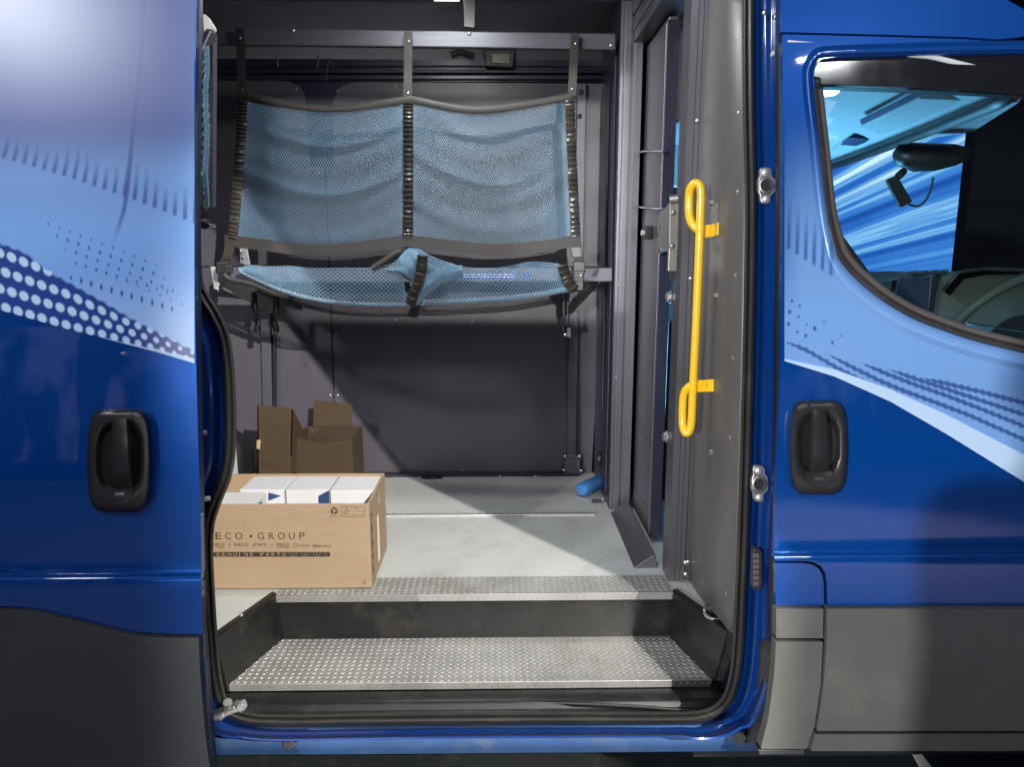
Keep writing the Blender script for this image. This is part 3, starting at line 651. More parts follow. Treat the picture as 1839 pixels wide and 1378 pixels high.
lugs('tread_lip_lugs', [(t0.x, TZ-.021), (t1.x, TZ-.021), (t1.x, TZ), (t0.x, TZ)], 0, .0195, vertical=t0.y)
lugs('sill_plate_lip_lugs', [(u0.x, FZ-.02), (u1.x, FZ-.02), (u1.x, FZ+.002), (u0.x, FZ+.002)], 0, .0195, vertical=u0.y-.0005)
m_ = MB(); m_.box((t3.x-.03, yb0+.001, TZ-.01), (t2.x+.03, yb0+.012, FZ-.021)); m_.obj('riser', 'blackd', step)
def cheek(tb, fb, top_f, s_):
    """flanged side of the step recess"""
    a, b = Vector((tb.x, yb0, TZ-.004)), Vector((fb.x, t0.y-.005, TZ-.02))
    c_, d_ = Vector((top_f.x, top_f.y, FZ+.002)), Vector((tl.x if s_ < 0 else tr_.x, yb0, FZ+.002))
    m_ = MB(); m_.hexa([a, b, c_, d_], (-s_*.006, 0, 0)); m_.obj('step_cheek', 'blackd', step)
    m_ = MB(); n = Vector((s_*.016, .010, 0)); e = Vector((0, 0, .003)); m_.hexa([c_+e, d_+e, d_+n+e, c_+n+e], (0, 0, -.006)); m_.obj('cheek_flange', 'blackp', step, bevel=.0015)
    m_ = MB(); w_ = .030
    m_.hexa([c_+Vector((0, -.004, .002)), c_+Vector((s_*w_, -.010, .002)), Vector((b.x+s_*w_*.4, b.y-.016, TZ-.014)), Vector((b.x, b.y-.010, TZ-.014))], (0, .006, 0)); m_.obj('cheek_end', 'blackp', step, bevel=.003)
    bolt(step, (c_*.55+d_*.45)+n*.5+e*1.2, .005, (0, 0, 1), 'aluw', 'rivet')
cheek(t3, t0, fl, -1); cheek(t2, t1, fr, 1)
# black plastic below the tread
prof = [(1.80, .482), (1.765, .480), (1.752, .474), (1.748, .463), (1.738, .458), (1.705, .4600), (1.690, .468), (1.682, .478), (1.66, .482), (1.645, .470), (1.62, .45)]
m_ = MB(); m_.loft([[Vector((x, y, z)) for x in np.linspace(-.90, .66, 30)] for y, z in prof]); m_.obj('sill_cover_strip', 'blackp', van, angle=50)
m_ = MB(); m_.box((-1.1, 2.5, .30), (.62, 3.2, .44)); m_.obj('underbody', 'dark', van)
m_ = MB(); m_.loft([[Vector((x, 1.765-.06*((x+.55)/1.1)**4*(1 if x > 0 else .2), .477-.012*k)) for x in np.linspace(-.75, .62, 40)] for k in (0, .6, 1)]); m_.obj('tread_support', 'blackp', van, solid=.004)
# floor strip, threshold ramp, tie-down cup, roller arm
s0, s1 = A(560, 929), A(1070, 929); s1.y = s0.y
strip = MB(); strip.box((-1.3, s0.y-.006, FZ-.003), (s1.x, s0.y+.010, FZ+.007)); strip = strip.obj('floor_strip', 'aluw', van, bevel=.003)
m_ = MB()
for k in range(60):
    x = -1.25+k*.0272
    if x < s1.x-.01: m_.tube([(x, s0.y+.016, FZ), (x, s0.y+.016, FZ+.004), (x, s0.y+.016, FZ+.006)], [.008, .007, .003], 8)
m_.obj('strip_studs', 'steel', strip)
XB = .425
ra, rb = A(1143, 1021), A(1092, 921)
m_ = MB(); sec = [(0, 0), (.062, .042), (.070, .042), (.074, .0)]
m_.loft([[Vector((XB+a, y, FZ+.001+h)) for a, h in sec] for y in (ra.y, rb.y)], True, True); m_.obj('threshold_ramp', 'alu', van, bevel=.002)
m_ = MB(); cpt = A(1281, 1104); rr = [[cpt+Vector((math.cos(a)*q*.8, math.sin(a)*q*1.15, h)) for a in np.linspace(0, 2*PI, 28, endpoint=False)] for q, h in ((.036, .0005), (.033, .006), (.027, .006), (.023, -.001), (.012, -.003))]
m_.loft(rr, True, True); m_.obj('lashing_cup', 'aluw', van, angle=60)
arm = MB(); arm.hexa([at(x, y, 1.50) for x, y in ((374, 1291), (420, 1270), (424, 1277), (376, 1299))], (0, .03, 0)); arm = arm.obj('roller_arm', 'steel', sd, bevel=.003)
m_ = MB(); m_.tube([at(409, 1262, 1.50), at(409, 1274, 1.51)], .010, 14); m_.obj('roller', 'steel', sd)
m_ = MB(); m_.hexa([at(x, y, 1.50) for x, y in ((425, 1268), (435, 1265), (440, 1276), (432, 1282), (424, 1279))], (0, .02, 0)); m_.obj('arm_clip', 'aluw', sd, bevel=.002); m_ = MB(); m_.hexa([at(x, y, 1.49) for x, y in ((376, 1292), (398, 1287), (398, 1294), (377, 1298))], (0, .012, 0)); m_.obj('arm_clip', 'aluw', sd, bevel=.002)
m_ = MB(); m_.tube([at(x, y, 1.50) for x, y in spline([(396, 1293), (405, 1285), (425, 1277), (437, 1274), (441, 1268)], 5)], .004, 8); m_.obj('arm_wire', 'aluw', sd)

# ---- cargo interior -----------------------------------------------------------
WY = 3.22
# bare body behind the lining
m_ = MB(); m_.loft([[Vector((x, y, z)) for x in (-2.3, .75)] for y, z in ((WY+.05, .3), (WY+.05, 2.2), (WY+.03, 2.34), (WY-.02, 2.44), (WY-.12, 2.52), (WY-.3, 2.555), (2.4, 2.57), (1.75, 2.57))])
m_.obj('body_shell', 'shell', van, solid=-.01)
m_ = MB(); m_.box((-2.3, 1.78, 2.558), (.45, 2.93, 2.566)); m_.obj('roof_lining', 'lining', van)
m_ = MB(); m_.box((-2.32, 1.70, .3), (-2.3, WY, 2.57)); m_.obj('rear_bulkhead', 'lining', van)
# dark pressed rail above the lining
def wallband(y0, y1, Y, d): m_ = MB(); m_.hexa([at(300, y0, Y), at(1110, y0, Y), at(1110, y1, Y), at(300, y1, Y)], (0, d, 0)); return m_
wallband(86, 146, WY-.002, .02).obj('rail_backing', 'darkblue', van)
wallband(87, 120, WY-.01, .04).obj('roof_rail', 'darkblue', van, bevel=.008)
wallband(124, 131, WY-.02, .04).obj('cable_duct', 'dark', van, bevel=.004)
wallband(133, 143, WY-.015, .04).obj('wall_rail', 'darkblue', van, bevel=.006)
for a, b in (((497, 95), (499, 120)), ((573, 92), (567, 130)), ((590, 105), (585, 145)), ((591, 105), (601, 130))): m_ = MB(); m_.tube([at(*a, WY-.012), at(*b, WY-.012)], .004, 6); m_.obj('wall_stiffener', 'darkblue', van)
LW = WY-.006
P1 = round_poly([(600, 146, 0), (1098, 152, 2), (1070, 848, 2), (607, 850, 2), (584, 299, 2), (600, 298, 2), (597, 240, 0)], 2)
rc = spline([(597, 205), (598, 180), (606, 163), (620, 152), (640, 147)], 5)
up_r = rc+[(1096, 150), (1084, 478), (593, 478), (585, 299), (601, 298)]
up_l = [(300, 145)]+spline([(500, 144), (522, 147), (540, 158), (548, 178), (551, 210)], 5)+[(556, 298), (581, 299), (589, 478), (300, 478)]
pnl = []
pnl.append(flat_panel('lining_panel', up_r, LW, .006, 'lining', van)); pnl.append(flat_panel('lining_panel', up_l, LW, .006, 'lining', van))
pnl.append(flat_panel('lining_panel', [(593.5, 480), (1084, 480), (1062, 849), (606, 850)], LW, .006, 'lining', van))
pnl.append(flat_panel('lining_panel', [(300, 480), (589.5, 480), (604, 850), (300, 850)], LW, .006, 'lining', van))
flat_panel('lining_joint', [(580, 296), (586, 296), (609, 852), (601, 852)], LW+.0062, .004, 'dark', van)
for x, y in ((573, 310), (800, 330), (711, 155), (815, 155), (917, 156), (607, 162), (532, 160), (711, 574), (848, 576), (590, 601), (604, 601), (593, 710), (607, 710), (620, 480), (830, 845), (1030, 600), (445, 340)): bolt(pnl[0], at(x, y, LW-.001), .0038, (0, -1, 0), 'aluw', 'rivet')
m_ = MB(); m_.hexa([at(700, 852, WY-.03), at(1040, 852, WY-.03), at(1040, 866, WY-.035), at(700, 866, WY-.035)], (0, .02, 0)); m_.box((at(560, 860, WY).x, WY-.055, FZ), (at(1038, 860, WY).x, WY-.012, FZ+.012)); m_.obj('wall_foot_rail', 'liningd', van)
for x in (898, 962): bolt(van, at(x, 856, WY-.06), .006, (0, -1, .5), 'steel', 'bolt')
m_ = MB(); m_.hexa([at(470, 120, WY+.004), at(690, 120, WY+.004), at(640, 150, WY+.004), at(606, 300, WY+.004), at(552, 300, WY+.004), at(530, 150, WY+.004)], (0, .03, 0)); m_.obj('wall_pillar', 'darkblue', van)
# roof lamp, small hanger, amber reflector lamp
lb = MB(); c_ = at(800, -6, 2.80); lb.box((c_.x-.06, 2.40, 2.545), (c_.x+.06, 2.88, 2.557)); lampb = lb.obj('roof_lamp', 'white', van, bevel=.004)
lb = MB(); lb.box((c_.x-.045, 2.41, 2.538), (c_.x+.045, 2.868, 2.5448)); lb.obj('lamp_diffuser', 'led', lampb)
lamp('roof_lamp_light', 'AREA', (c_.x, 2.28, 2.53), (c_.x, 2.40, 1.0), 11, (.96, 1, .96), .3, .1)
m_ = MB(); q = [at(x, y, 2.82) for x, y in ((832, -40), (855, -40), (853, 50), (833, 48))]; m_.hexa(q, (0, .012, 0)); hg = m_.obj('roof_hanger', 'wood', van, bevel=.003)
bolt(hg, at(843, 60, 2.735), .007, (0, -1, 0), 'steel')
m_ = MB(); m_.hexa([at(x, y, WY-.05) for x, y in ((868, 88), (926, 88), (922, 121), (872, 119))], (0, .05, 0)); rl = m_.obj('side_lamp', 'dashd', van, bevel=.006)
m_ = MB(); m_.hexa([at(x, y, WY-.055) for x, y in ((882, 95), (918, 95), (915, 114), (884, 113))], (0, .01, 0)); m_.obj('lamp_lens', 'reflamp', rl, bevel=.003)
m_ = MB(); m_.tube([at(810, 98, WY-.03), at(826, 92, WY-.03), at(850, 100, WY-.03)], .012, 8); m_.obj('cable_clip', 'dashd', van)
# roof cross lines and front roof rail
m_ = MB()
for y in (2.9, 3.02): m_.box((-2.2, y, 2.548), (.45, y+.012, 2.556))
m_.obj('roof_bow', 'wood', van, bevel=.003)
# aluminium head rail carrying the net straps
RY = 2.735
hr = MB(); q0, q1, q2, q3 = at(300, 47, RY), at(1106, 59, RY), at(1106, 89, RY), at(300, 78, RY)
zt, zb = (q0.z+q1.z)/2, (q2.z+q3.z)/2
hr.hexa([q0, q1, q2, q3], (0, .025, 0)); hr = hr.obj('head_rail', 'alux', van, bevel=.005)
for x, y in ((526, 54), (1098, 81)): bolt(hr, at(x, y, RY-.001), .007, (0, -1, 0), 'steel')

# ---- bulkhead on the right ----------------------------------------------------
PY = 2.73
bh = bpy.data.objects.new('bulkhead', None); COL.objects.link(bh); bh.parent = van
m_ = MB(); m_.box((XB, PY+.02, FZ), (XB+.02, WY+.02, 2.56)); m_.obj('bulkhead_panel', 'liningd', bh)
m_ = MB()
for y, z0, z1 in ((2.80, .70, 2.4), (2.95, 1.0, 2.3)): m_.box((XB-.008, y, z0), (XB, y+.05, z1))
m_.obj('bulkhead_stiffener', 'liningd', bh, bevel=.004)
def profile_post(name, x0, x1, y0, y1, z0, z1, m, grooves):
    """extruded aluminium post: face with ribs and a T-slot"""
    o = [(x0, y1), (x0, y0)]
    for a, b, d in grooves: o += [(x0+(x1-x0)*a, y0), (x0+(x1-x0)*a+.001, y0+d), (x0+(x1-x0)*b-.001, y0+d), (x0+(x1-x0)*b, y0)]
    o += [(x1, y0), (x1, y1)]
    m_ = MB(); m_.hexa([Vector((x, y, z0)) for x, y in o], (0, 0, z1-z0)); return m_.obj(name, m, bh, bevel=.0012, smooth=False)
zz0 = FZ+.002
fx0, fx1 = at(1093, 918, PY).x+.003, at(1130, 918, PY).x
profile_post('door_post', fx0, fx1, PY, PY+.05, zz0, 2.5, 'alu', ((.14, .19, .003), (.48, .66, .010)))
for x, y in ((1118, 162), (1114, 340), (1111, 512), (1107, 677), (1106, 836), (1096, 918), (1104, 914)): bolt(bh, at(x, y, PY+.006), .0075, (0, -1, 0), 'steel')
m_ = MB(); m_.box((XB-.003, PY-.002, 2.12), (XB+.02, PY+.012, 2.30)); m_.obj('edge_clip', 'yellow', bh) if 0 else None
# partition door panel (brushed), seen at a slant
XD = .520
dy0, dy1 = atx(1168, 975, XD).y, atx(1130, 899, XD).y
zt0 = atx(1144, 108, XD).z
m_ = MB(); m_.box((XD, dy0, FZ+.02), (XD+.03, PY+.015, zt0)); pdoor = m_.obj('partition_door', 'alu', bh, bevel=.003)
m_ = MB(); m_.box((XD-.006, dy0-.004, FZ+.03), (XD+.034, dy0+.022, zt0-.01)); m_.obj('door_edge_profile', 'liningd', bh, bevel=.003)
m_ = MB(); m_.box((XD-.008, dy0-.001, FZ+.03), (XD-.0005, dy0+.010, zt0-.02)); m_.obj('edge_trim', 'alu', bh, bevel=.002)
m_ = MB(); m_.box((.575, 2.62, .43), (.585, WY+.02, 2.56)); m_.obj('bulkhead_light_block', 'dark', bh)  # unseen sheet added so cab light cannot leak past the partition
m_ = MB(); m_.box((XD-.003, dy0+.03, FZ+.021), (XD-.0005, PY, FZ+.10)); m_.obj('kick_plate', 'alu', bh, bevel=.001)
for k, yy in enumerate((775, 835)): 
    m_ = MB(); p = atx(1150, yy, XD); m_.box((XD-.0025, dy0+.03, p.z-.002), (XD-.0003, PY-.05, p.z+.002)); m_.obj('door_seam', 'alu', bh) if k == 0 else None
gp = round_poly([(1192, 271, 0), (1146, 271, 14), (1141, 372, 14), (1190, 375, 0)], 8)
m_ = MB(); m_.tube([atx(x, y, XD-.012) for x, y in gp], .0045, 10); m_.obj('door_pull', 'chrome', bh)
m_ = MB(); p = atx(1168, 418, XD-.002); m_.box(p-Vector((.022, .03, .022)), p+Vector((.0, .03, .022))); m_.obj('door_latch', 'blackp', bh, bevel=.003)
m_ = MB(); m_.box(p-Vector((.030, .012, .010)), p-Vector((.02, -.02, -.010))); m_.obj('latch_knob', 'chrome', bh, bevel=.003)
# head beam above the partition, with running track
m_ = MB(); m_.box((XD-.05, 2.16, zt0+.01), (XD+.04, PY+.03, zt0+.10)); m_.obj('track_beam', 'alu', bh, bevel=.004)
m_ = MB(); m_.box((XD-.055, 2.16, zt0+.045), (XD-.05, PY, zt0+.06)); m_.box((XD-.056, 2.16, zt0+.10), (XD+.04, PY+.03, zt0+.26)); m_.obj('track_cover', 'lining', bh, bevel=.003)
# near post
ny = 2.10
n0, n1 = at(1200, 1046, ny).x, at(1238, 1047, ny).x
profile_post('door_post', n0, n1, ny, ny+.085, zz0, 2.56, 'alu', ((.30, .33, .002), (.52, .55, .002), (.74, .93, .010)))
for x, y in ((1253, 216), (1241, 500), (1232, 1011), (1232, 1032), (1236, 1010)): bolt(bh, at(x, y, ny-.002), .008, (0, -1, 0), 'steel')
for x, y in ((1204, 533), (1198, 785)): bolt(bh, atx(x, y, n0-.002), .014, (-1, 0, 0), 'steel', hexa=True)
# latch plate folded round the near post
q = [atx(x, y, n0-.012) for x, y in ((1181, 388), (1204, 362), (1203, 447), (1180, 457))]
m_ = MB(); m_.hexa(q, (.004, 0, 0)); lp = m_.obj('latch_plate', 'steel', bh, bevel=.001)
q = [at(x, y, ny-.004) for x, y in ((1203, 362), (1219, 362), (1217, 449), (1202, 449))]
m_ = MB(); m_.hexa(q, (0, .004, 0)); m_.obj('latch_plate_flange', 'steel', bh, bevel=.001)
for x, y in ((1209, 382), (1207, 442)): bolt(bh, at(x, y, ny-.005), .008, (0, -1, 0), 'chrome')
for x, y in ((1186, 407), (1182, 422), (1184, 448)): bolt(bh, atx(x, y, n0-.014), .006, (-1, 0, 0), 'chrome')
m_ = MB(); p = at(1210, 365, ny-.01); m_.tube([p+Vector((-.012, 0, .01)), p+Vector((.010, -.004, .012))], .012, 10); m_.obj('latch_roller', 'steel', bh); m_ = MB(); p = at(1207, 468, ny-.004); m_.box(p-Vector((.012, .008, .03)), p+Vector((.012, .01, .03))); m_.obj('latch_bolt', 'steel', bh, bevel=.002)
m_ = MB(); p = at(1207, 488, ny); m_.box(p-Vector((.008, .004, .02)), p+Vector((.008, .004, .02))); m_.obj('key_switch', 'dashd', bh, bevel=.002)
# side lining between post and seal
yy = np.linspace(-40, 1180, 26)
fx = lambda y: ip(y, [(-40, 1272), (0, 1270), (330, 1257), (690, 1248), (1047, 1240), (1180, 1236)])
nx_ = lambda y: ip(y, [(-40, 1333), (0, 1333), (300, 1334), (690, 1328), (1000, 1320), (1180, 1312)])
rows = []
for y in yy:
    yf, yn = -40+(y+40)/1220*1086, -40+(y+40)/1220*1176
    a = at(fx(yf), yf, ny+.015); b = bod(nx_(yn), yn, -.235)
    rows.append([a+Vector((.0, .012, 0)), a, a*.72+b*.28, a*.4+b*.6, b, b+Vector((.012, -.01, 0))])
m_ = MB().loft(rows); sp = m_.obj('side_lining', 'side', bh, solid=.004, angle=60)
def onside(x, y, d=.002):
    a = at(fx(y), y, ny+.015); b = bod(nx_(y), y, -.235); t = (x-fx(y))/(nx_(y)-fx(y))
    # perspective-correct spot along the line a-b
    lo, hi = 0, 1
    for _ in range(24):
        m = (lo+hi)/2; p = a.lerp(b, m); dd = p-C0; r0, r1 = dd.dot(Vector((math.cos(_ya), -math.sin(_ya), 0))), dd.dot(ray(919.5, 689).normalized())
        if 919.5+FPX*r0/r1 < x: lo = m
        else: hi = m
    n = (b-a).cross(Vector((0, 0, 1))).normalized(); n = n if n.x < 0 else -n
    return a.lerp(b, (lo+hi)/2)+n*d, n
for x, y in ((1325, 68), (1328, 203), (1327, 345), (1324, 495), (1319, 643), (1314, 786), (1311, 926), (1307, 1066)):
    p, n = onside(x, y); bolt(sp, p, .006, n, 'aluw', 'rivet')
for x, y in ((1281, 363), (1289, 530), (1280, 813), (1262, 896), (1258, 994), (1266, 1045)):
    p, n = onside(x, y); bolt(sp, p, .009 if y < 850 else .006, n, 'steel', hexa=y < 850)
p, n = onside(1283, 1088, .001); m_ = MB(); t = Vector((0, 0, 1)).cross(n).normalized()
m_.hexa([p+t*.03*math.cos(a)+Vector((0, 0, 1))*(.06*math.sin(a) if a < PI+.01 else 0) for a in np.linspace(0, PI, 14)], n*.001); m_.obj('cable_port', 'dark', sp)
bead = MB().tube([at(fx(y)+1, y, ny+.008) for y in (120, 400, 700, 1045)], .003, 8); bead.obj('lining_edge', 'aluw', sp)

# ---- yellow grab handle -------------------------------------------------------
GY = 1.955
gh = MB(); gpth = spline([(1283, 416), (1272, 417), (1256, 414), (1243, 402), (1238, 384), (1238, 352), (1241, 337), (1249, 329), (1257, 334), (1259, 350), (1258, 380), (1255, 470), (1250, 590), (1245, 690), (1243, 740), (1241, 766), (1235, 778), (1229, 774), (1226, 758), (1227, 718), (1231, 702), (1241, 693), (1255, 691), (1272, 692)], 6)
gpts = []
for i, (x, y) in enumerate(gpth):
    t = i/(len(gpth)-1); d = .0
    gpts.append(at(x, y, GY+(.012 if (.26 < t < .75) else 0)*0))
# loop legs a little deeper than the rod so they cross cleanly
def depth(t): return .020*math.exp(-((t-.20)/.09)**2)+.020*math.exp(-((t-.82)/.08)**2)
gpts = [at(x, y, GY+depth(i/(len(gpth)-1))) for i, (x, y) in enumerate(gpth)]
gh.tube(gpts[10:-10], .0112, 14); grab = gh.obj('grab_handle', 'yellow', van, angle=70)
for yc in (414, 692):
    pts = []
    a, _ = onside(1284, yc, .004); b = at(1262 if yc < 500 else 1250, yc+2, GY+.01)
    for (q0, q1) in ((a, b),):
        m_ = MB(); up = Vector((0, 0, .0165)); c_ = q1*.45+q0*.55+Vector((-.004, -.002, 0)); e_, n = onside(1294 if yc < 500 else 1283, yc-3, .003)
        pth = [q1, q1*.7+q0*.3, c_, a, e_]
        m_.loft([[p_+up*1.0, p_-up*1.0] for p_ in pth]); o = m_.obj('handle_bracket', 'yellow', grab, solid=.005, bevel=.0012)
    p, n = onside(1281, yc-1, .0135); bolt(grab, p, .008, n, 'chrome', hexa=True)

# ---- cab interior -------------------------------------------------------------
cab = bpy.data.objects.new('cab_interior', None); COL.objects.link(cab); cab.parent = van
HZ = 2.02
h0, h1 = atz(1985, 112, HZ), atz(1490, 305, HZ)
m_ = MB(); m_.loft([[Vector((.60, y, HZ+.06)), Vector((x*.55+.3, y, HZ+.035)), Vector((x-.06, y, HZ+.006)), Vector((x, y, HZ-.012)), Vector((x+.01, y, HZ-.03)), Vector((x+.0, y, HZ-.0395))] for x, y in ((1.09, 1.62), (1.13, 1.75), (1.19, 2.1), (1.25, 2.5), (1.30, 2.9), (1.335, 3.25))])
m_.obj('headliner', 'headl', cab, solid=.01, angle=60)
m_ = MB(); m_.loft([[Vector((x-.015, y, HZ-.036)), Vector((x+.01, y, HZ-.046)), Vector((x+.05, y, HZ-.02))] for x, y in ((1.09, 1.62), (1.13, 1.75), (1.19, 2.1), (1.25, 2.5), (1.30, 2.9), (1.335, 3.25))]); m_.obj('windscreen_header', 'dashd', cab, solid=.01)
def hd(px, py, dz=0): return atz(px, py, HZ+.004+dz)
m_ = MB(); q = [hd(1546, 218), hd(1653, 163), hd(1835, 170), hd(1750, 226), hd(1640, 243), hd(1590, 238)]; m_.hexa(q, (0, 0, -.018)); m_.obj('sun_visor', 'headl', cab, bevel=.006)
m_ = MB(); m_.hexa([hd(1545, 214, -.008), hd(1652, 161, -.008), hd(1656, 164, -.008), hd(1550, 218, -.008)], (0, 0, -.008)); m_.obj('visor_hinge', 'bluep', cab)
m_ = MB(); q = [hd(1494, 262), hd(1525, 243), hd(1580, 248), hd(1545, 268)]; m_.hexa(q, (0, 0, -.012)); gr = m_.obj('grab_recess', 'headl', cab, bevel=.005)
m_ = MB(); m_.hexa([hd(1510, 260, -.018), hd(1530, 248, -.018), hd(1560, 251, -.018), hd(1545, 263, -.018)], (0, 0, .004)); m_.obj('recess_floor', 'bluep', cab)
m_ = MB(); c_ = hd(1487, 166, .0); m_.tube([c_+Vector((0, 0, .01)), c_, c_+Vector((0, 0, -.006))], [.026, .026, .018], 20, flat=1); m_.obj('cab_lamp', 'led', cab)
lamp('screen_spill_fill', 'AREA', (.92, 2.85, 1.20), (.95, 2.3, 2.0), 26, (.20, .60, 1), .5)  # hidden blue fill added low in the cab to imitate the video wall's spill
# far side of the cab: door with window hole and pillar
FYc = 3.27
flat_panel('far_door', [(1380, 160), (2300, 160), (2300, 900), (1380, 900)], FYc, .06, 'dash', cab, holes=[[(1470, 200), (2250, 100), (2250, 620), (1584, 515), (1533, 440), (1505, 402), (1480, 385)]] if 0 else [[(1400, 170), (2280, 170), (2280, 545), (1592, 530), (1574, 506), (1500, 404), (1475, 372)]])
m_ = MB(); c_ = at(1528, 478, FYc-.02); m_.tube([c_+Vector((0, .03, 0)), c_], [.03, .022], 14); m_.obj('belt_anchor', 'steel', cab)
m_ = MB(); m_.box((.60, 3.05, 1.90), (.80, 3.25, 2.62)); m_.obj('cab_pillar', 'headl', cab, bevel=.01)
m_ = MB(); m_.box((.60, 3.06, .43), (.80, 3.25, 1.895)); m_.obj('cab_pillar', 'dark', cab)
m_ = MB(); m_.box((.60, 1.72, .6), (.64, 2.2, 2.05)); m_.obj('cab_back_panel', 'dashd', cab)
# dashboard
dx = 1.31
dp = [(dx-.06, .90), (dx-.05, 1.20), (dx-.02, 1.47), (dx+.02, 1.555), (dx+.07, 1.578), (dx+.35, 1.55), (dx+.5, 1.42)]
rows = []
for y in np.linspace(1.66, 3.2, 24):
    k = .018*math.exp(-((y-2.05)/.22)**2)-.02*sm(2.5, 3.1, y)
    rows.append([Vector((x+.10*(1-sm(2.0, 2.25, y)), y, z+k*(1 if z > 1.3 else 0))) for x, z in dp])
m_ = MB(); m_.loft(rows); m_.obj('dashboard', 'dash', cab, solid=.01, angle=50)
q = [at(1616, 497, 2.32), at(1674, 496, 2.20), at(1668, 557, 2.17), at(1604, 545, 2.29)]
m_ = MB(); m_.hexa(q, (.03, .02, 0)); ts = m_.obj('infotainment_screen', 'screen', cab, bevel=.003)
q = [at(1612, 494, 2.33), at(1678, 493, 2.21), at(1671, 561, 2.18), at(1599, 547, 2.30)]; m_ = MB(); m_.hexa(q, (.03, .02, 0))
for v_ in range(len(m_.v)): m_.v[v_] = (m_.v[v_][0]+.006, m_.v[v_][1]+.006, m_.v[v_][2])
m_.obj('screen_bezel', 'dashd', cab, bevel=.003)
q = [at(1578, 508, 2.46), at(1603, 503, 2.36), at(1594, 541, 2.33), at(1560, 522, 2.46)]; m_ = MB(); m_.hexa(q, (.03, .02, 0)); m_.obj('dash_vent', 'dashd', cab, bevel=.004)
m_ = MB()
for k in range(4): m_.hexa([at(1634+k*18, 489-k*.6, 2.3), at(1650+k*18, 488-k*.6, 2.3), at(1648+k*18, 493-k*.6, 2.25), at(1631+k*18, 494-k*.6, 2.25)], (0, 0, .004))
m_.obj('defrost_grille', 'dashd', cab)
m_ = MB(); m_.loft([[at(x, y, Y) for x, y in ((1690, 520), (1720, 486), (1770, 479), (1839, 482), (1960, 484))] for y_, Y in ((0, 2.2), (1, 1.95))]); m_.obj('cluster_hood', 'dashd', cab, solid=.01)
sw = MB(); c_ = at(1800, 588, 1.88); ax = Vector((-.75, 0, .66)); uu = Vector((0, 1, 0)); vv = ax.cross(uu)
sw.tube([c_+uu*.19*math.cos(a)+vv*.19*math.sin(a) for a in np.linspace(0, 2*PI, 49)], .014, 10); sw.obj('steering_wheel', 'dash', cab, angle=80)
m_ = MB(); m_.tube([c_-ax*.02, c_-ax*.05, c_-ax*.06], [.06, .07, .05], 18); m_.box(c_-ax*.04-Vector((.01, .18, .02)), c_-ax*.04+Vector((.01, .18, .02))); m_.obj('steering_hub', 'dashd', cab)
m_ = MB(); m_.box((.72, 1.9, .8), (1.0, 2.6, 1.12)); m_.obj('seat_base', 'dashd', cab, bevel=.04)
# camera pod on the windscreen with its small camera and cable
pod = MB(); rows = []
for (x, y, r1, r2) in ((1603, 285, 3, 6), (1612, 286, 12, 22), (1640, 288, 18, 32), (1680, 288, 20, 30), (1715, 284, 18, 24), (1738, 282, 10, 14), (1744, 281, 3, 4)):
    rows.append([at(x, y-6+math.sin(a)*r2*.85, 2.35+math.cos(a)*.05*r2/32) for a in np.linspace(0, 2*PI, 14, endpoint=False)])
pod.loft(rows, True, True); podo = pod.obj('sensor_pod', 'dashd', cab, angle=70)
q = [at(1591, 322, 2.28), at(1611, 314, 2.28), at(1639, 362, 2.28), at(1617, 373, 2.28)]; m_ = MB(); m_.hexa(q, (.02, .045, 0)); m_.obj('dash_camera', 'dashd', cab, bevel=.004)
m_ = MB(); m_.tube([at(x, y, 2.30) for x, y in spline([(1632, 367), (1648, 370), (1662, 360), (1672, 340), (1676, 318)], 6)], .0035, 8); m_.obj('camera_cable', 'dashd', cab)
m_ = MB(); m_.tube([at(1614, 316, 2.30), at(1622, 308, 2.33)], .012, 10); m_.obj('camera_mount', 'dashd', cab)
m_ = MB(); m_.box((.5, 1.70, .35), (2.6, 3.25, .42)); m_.obj('cab_floor', 'dark', cab)

# ================================================================== the hall
m_ = MB(); m_.add([(-30, -30, 0), (30, -30, 0), (30, 30, 0), (-30, 30, 0)], [(0, 1, 2, 3)]); gnd = m_.obj('ground', 'ground', None, smooth=False); gnd['kind'] = 'structure'
m_ = MB(); m_.box((-8, -9, .002), (8, -.2, .008)); cp = m_.obj('carpet', 'carpet', None, smooth=False); cp['kind'] = 'structure'
m_ = MB(); m_.box((-14, 9, .0), (14, 9.1, 8)); cw = m_.obj('back_wall', 'dark', None, smooth=False); cw['kind'] = 'structure'
m_ = MB(); q = [atz(1634, 1346, .004), atz(1648, 1346, .004), atz(1690, 1400, .004), atz(1664, 1400, .004)]; m_.hexa(q, (0, 0, -.003)); tag(m_.obj('floor_marking', 'wline', None, smooth=False), 'white tape line on the dark hall floor under the cab', 'floor marking')
led = bpy.data.materials.new('led_wall_streaks'); led.use_nodes = True; N = led.node_tree.nodes; L = led.node_tree.links; N.clear()
o_ = N.new('ShaderNodeOutputMaterial'); em = N.new('ShaderNodeEmission'); tc = N.new('ShaderNodeTexCoord'); sx = N.new('ShaderNodeSeparateXYZ'); L.new(tc.outputs['Object'], sx.inputs[0])
def mth(op, a, b=None):
    n = N.new('ShaderNodeMath'); n.operation = op
    for i, k in enumerate((a, b)):
        if k is None: continue
        if isinstance(k, (int, float)): n.inputs[i].default_value = k
        else: L.new(k, n.inputs[i])
    return n.outputs[0]
LY = 6.5; lc = at(1040, 585, LY)
ang = mth('ARCTAN2', mth('SUBTRACT', sx.outputs[2], lc.z), mth('SUBTRACT', sx.outputs[0], lc.x))
ns = N.new('ShaderNodeTexNoise'); ns.noise_dimensions = '1D'; ns.inputs['Scale'].default_value = 15; ns.inputs['Detail'].default_value = 2.5; ns.inputs['Roughness'].default_value = .6; L.new(ang, ns.inputs['W'])
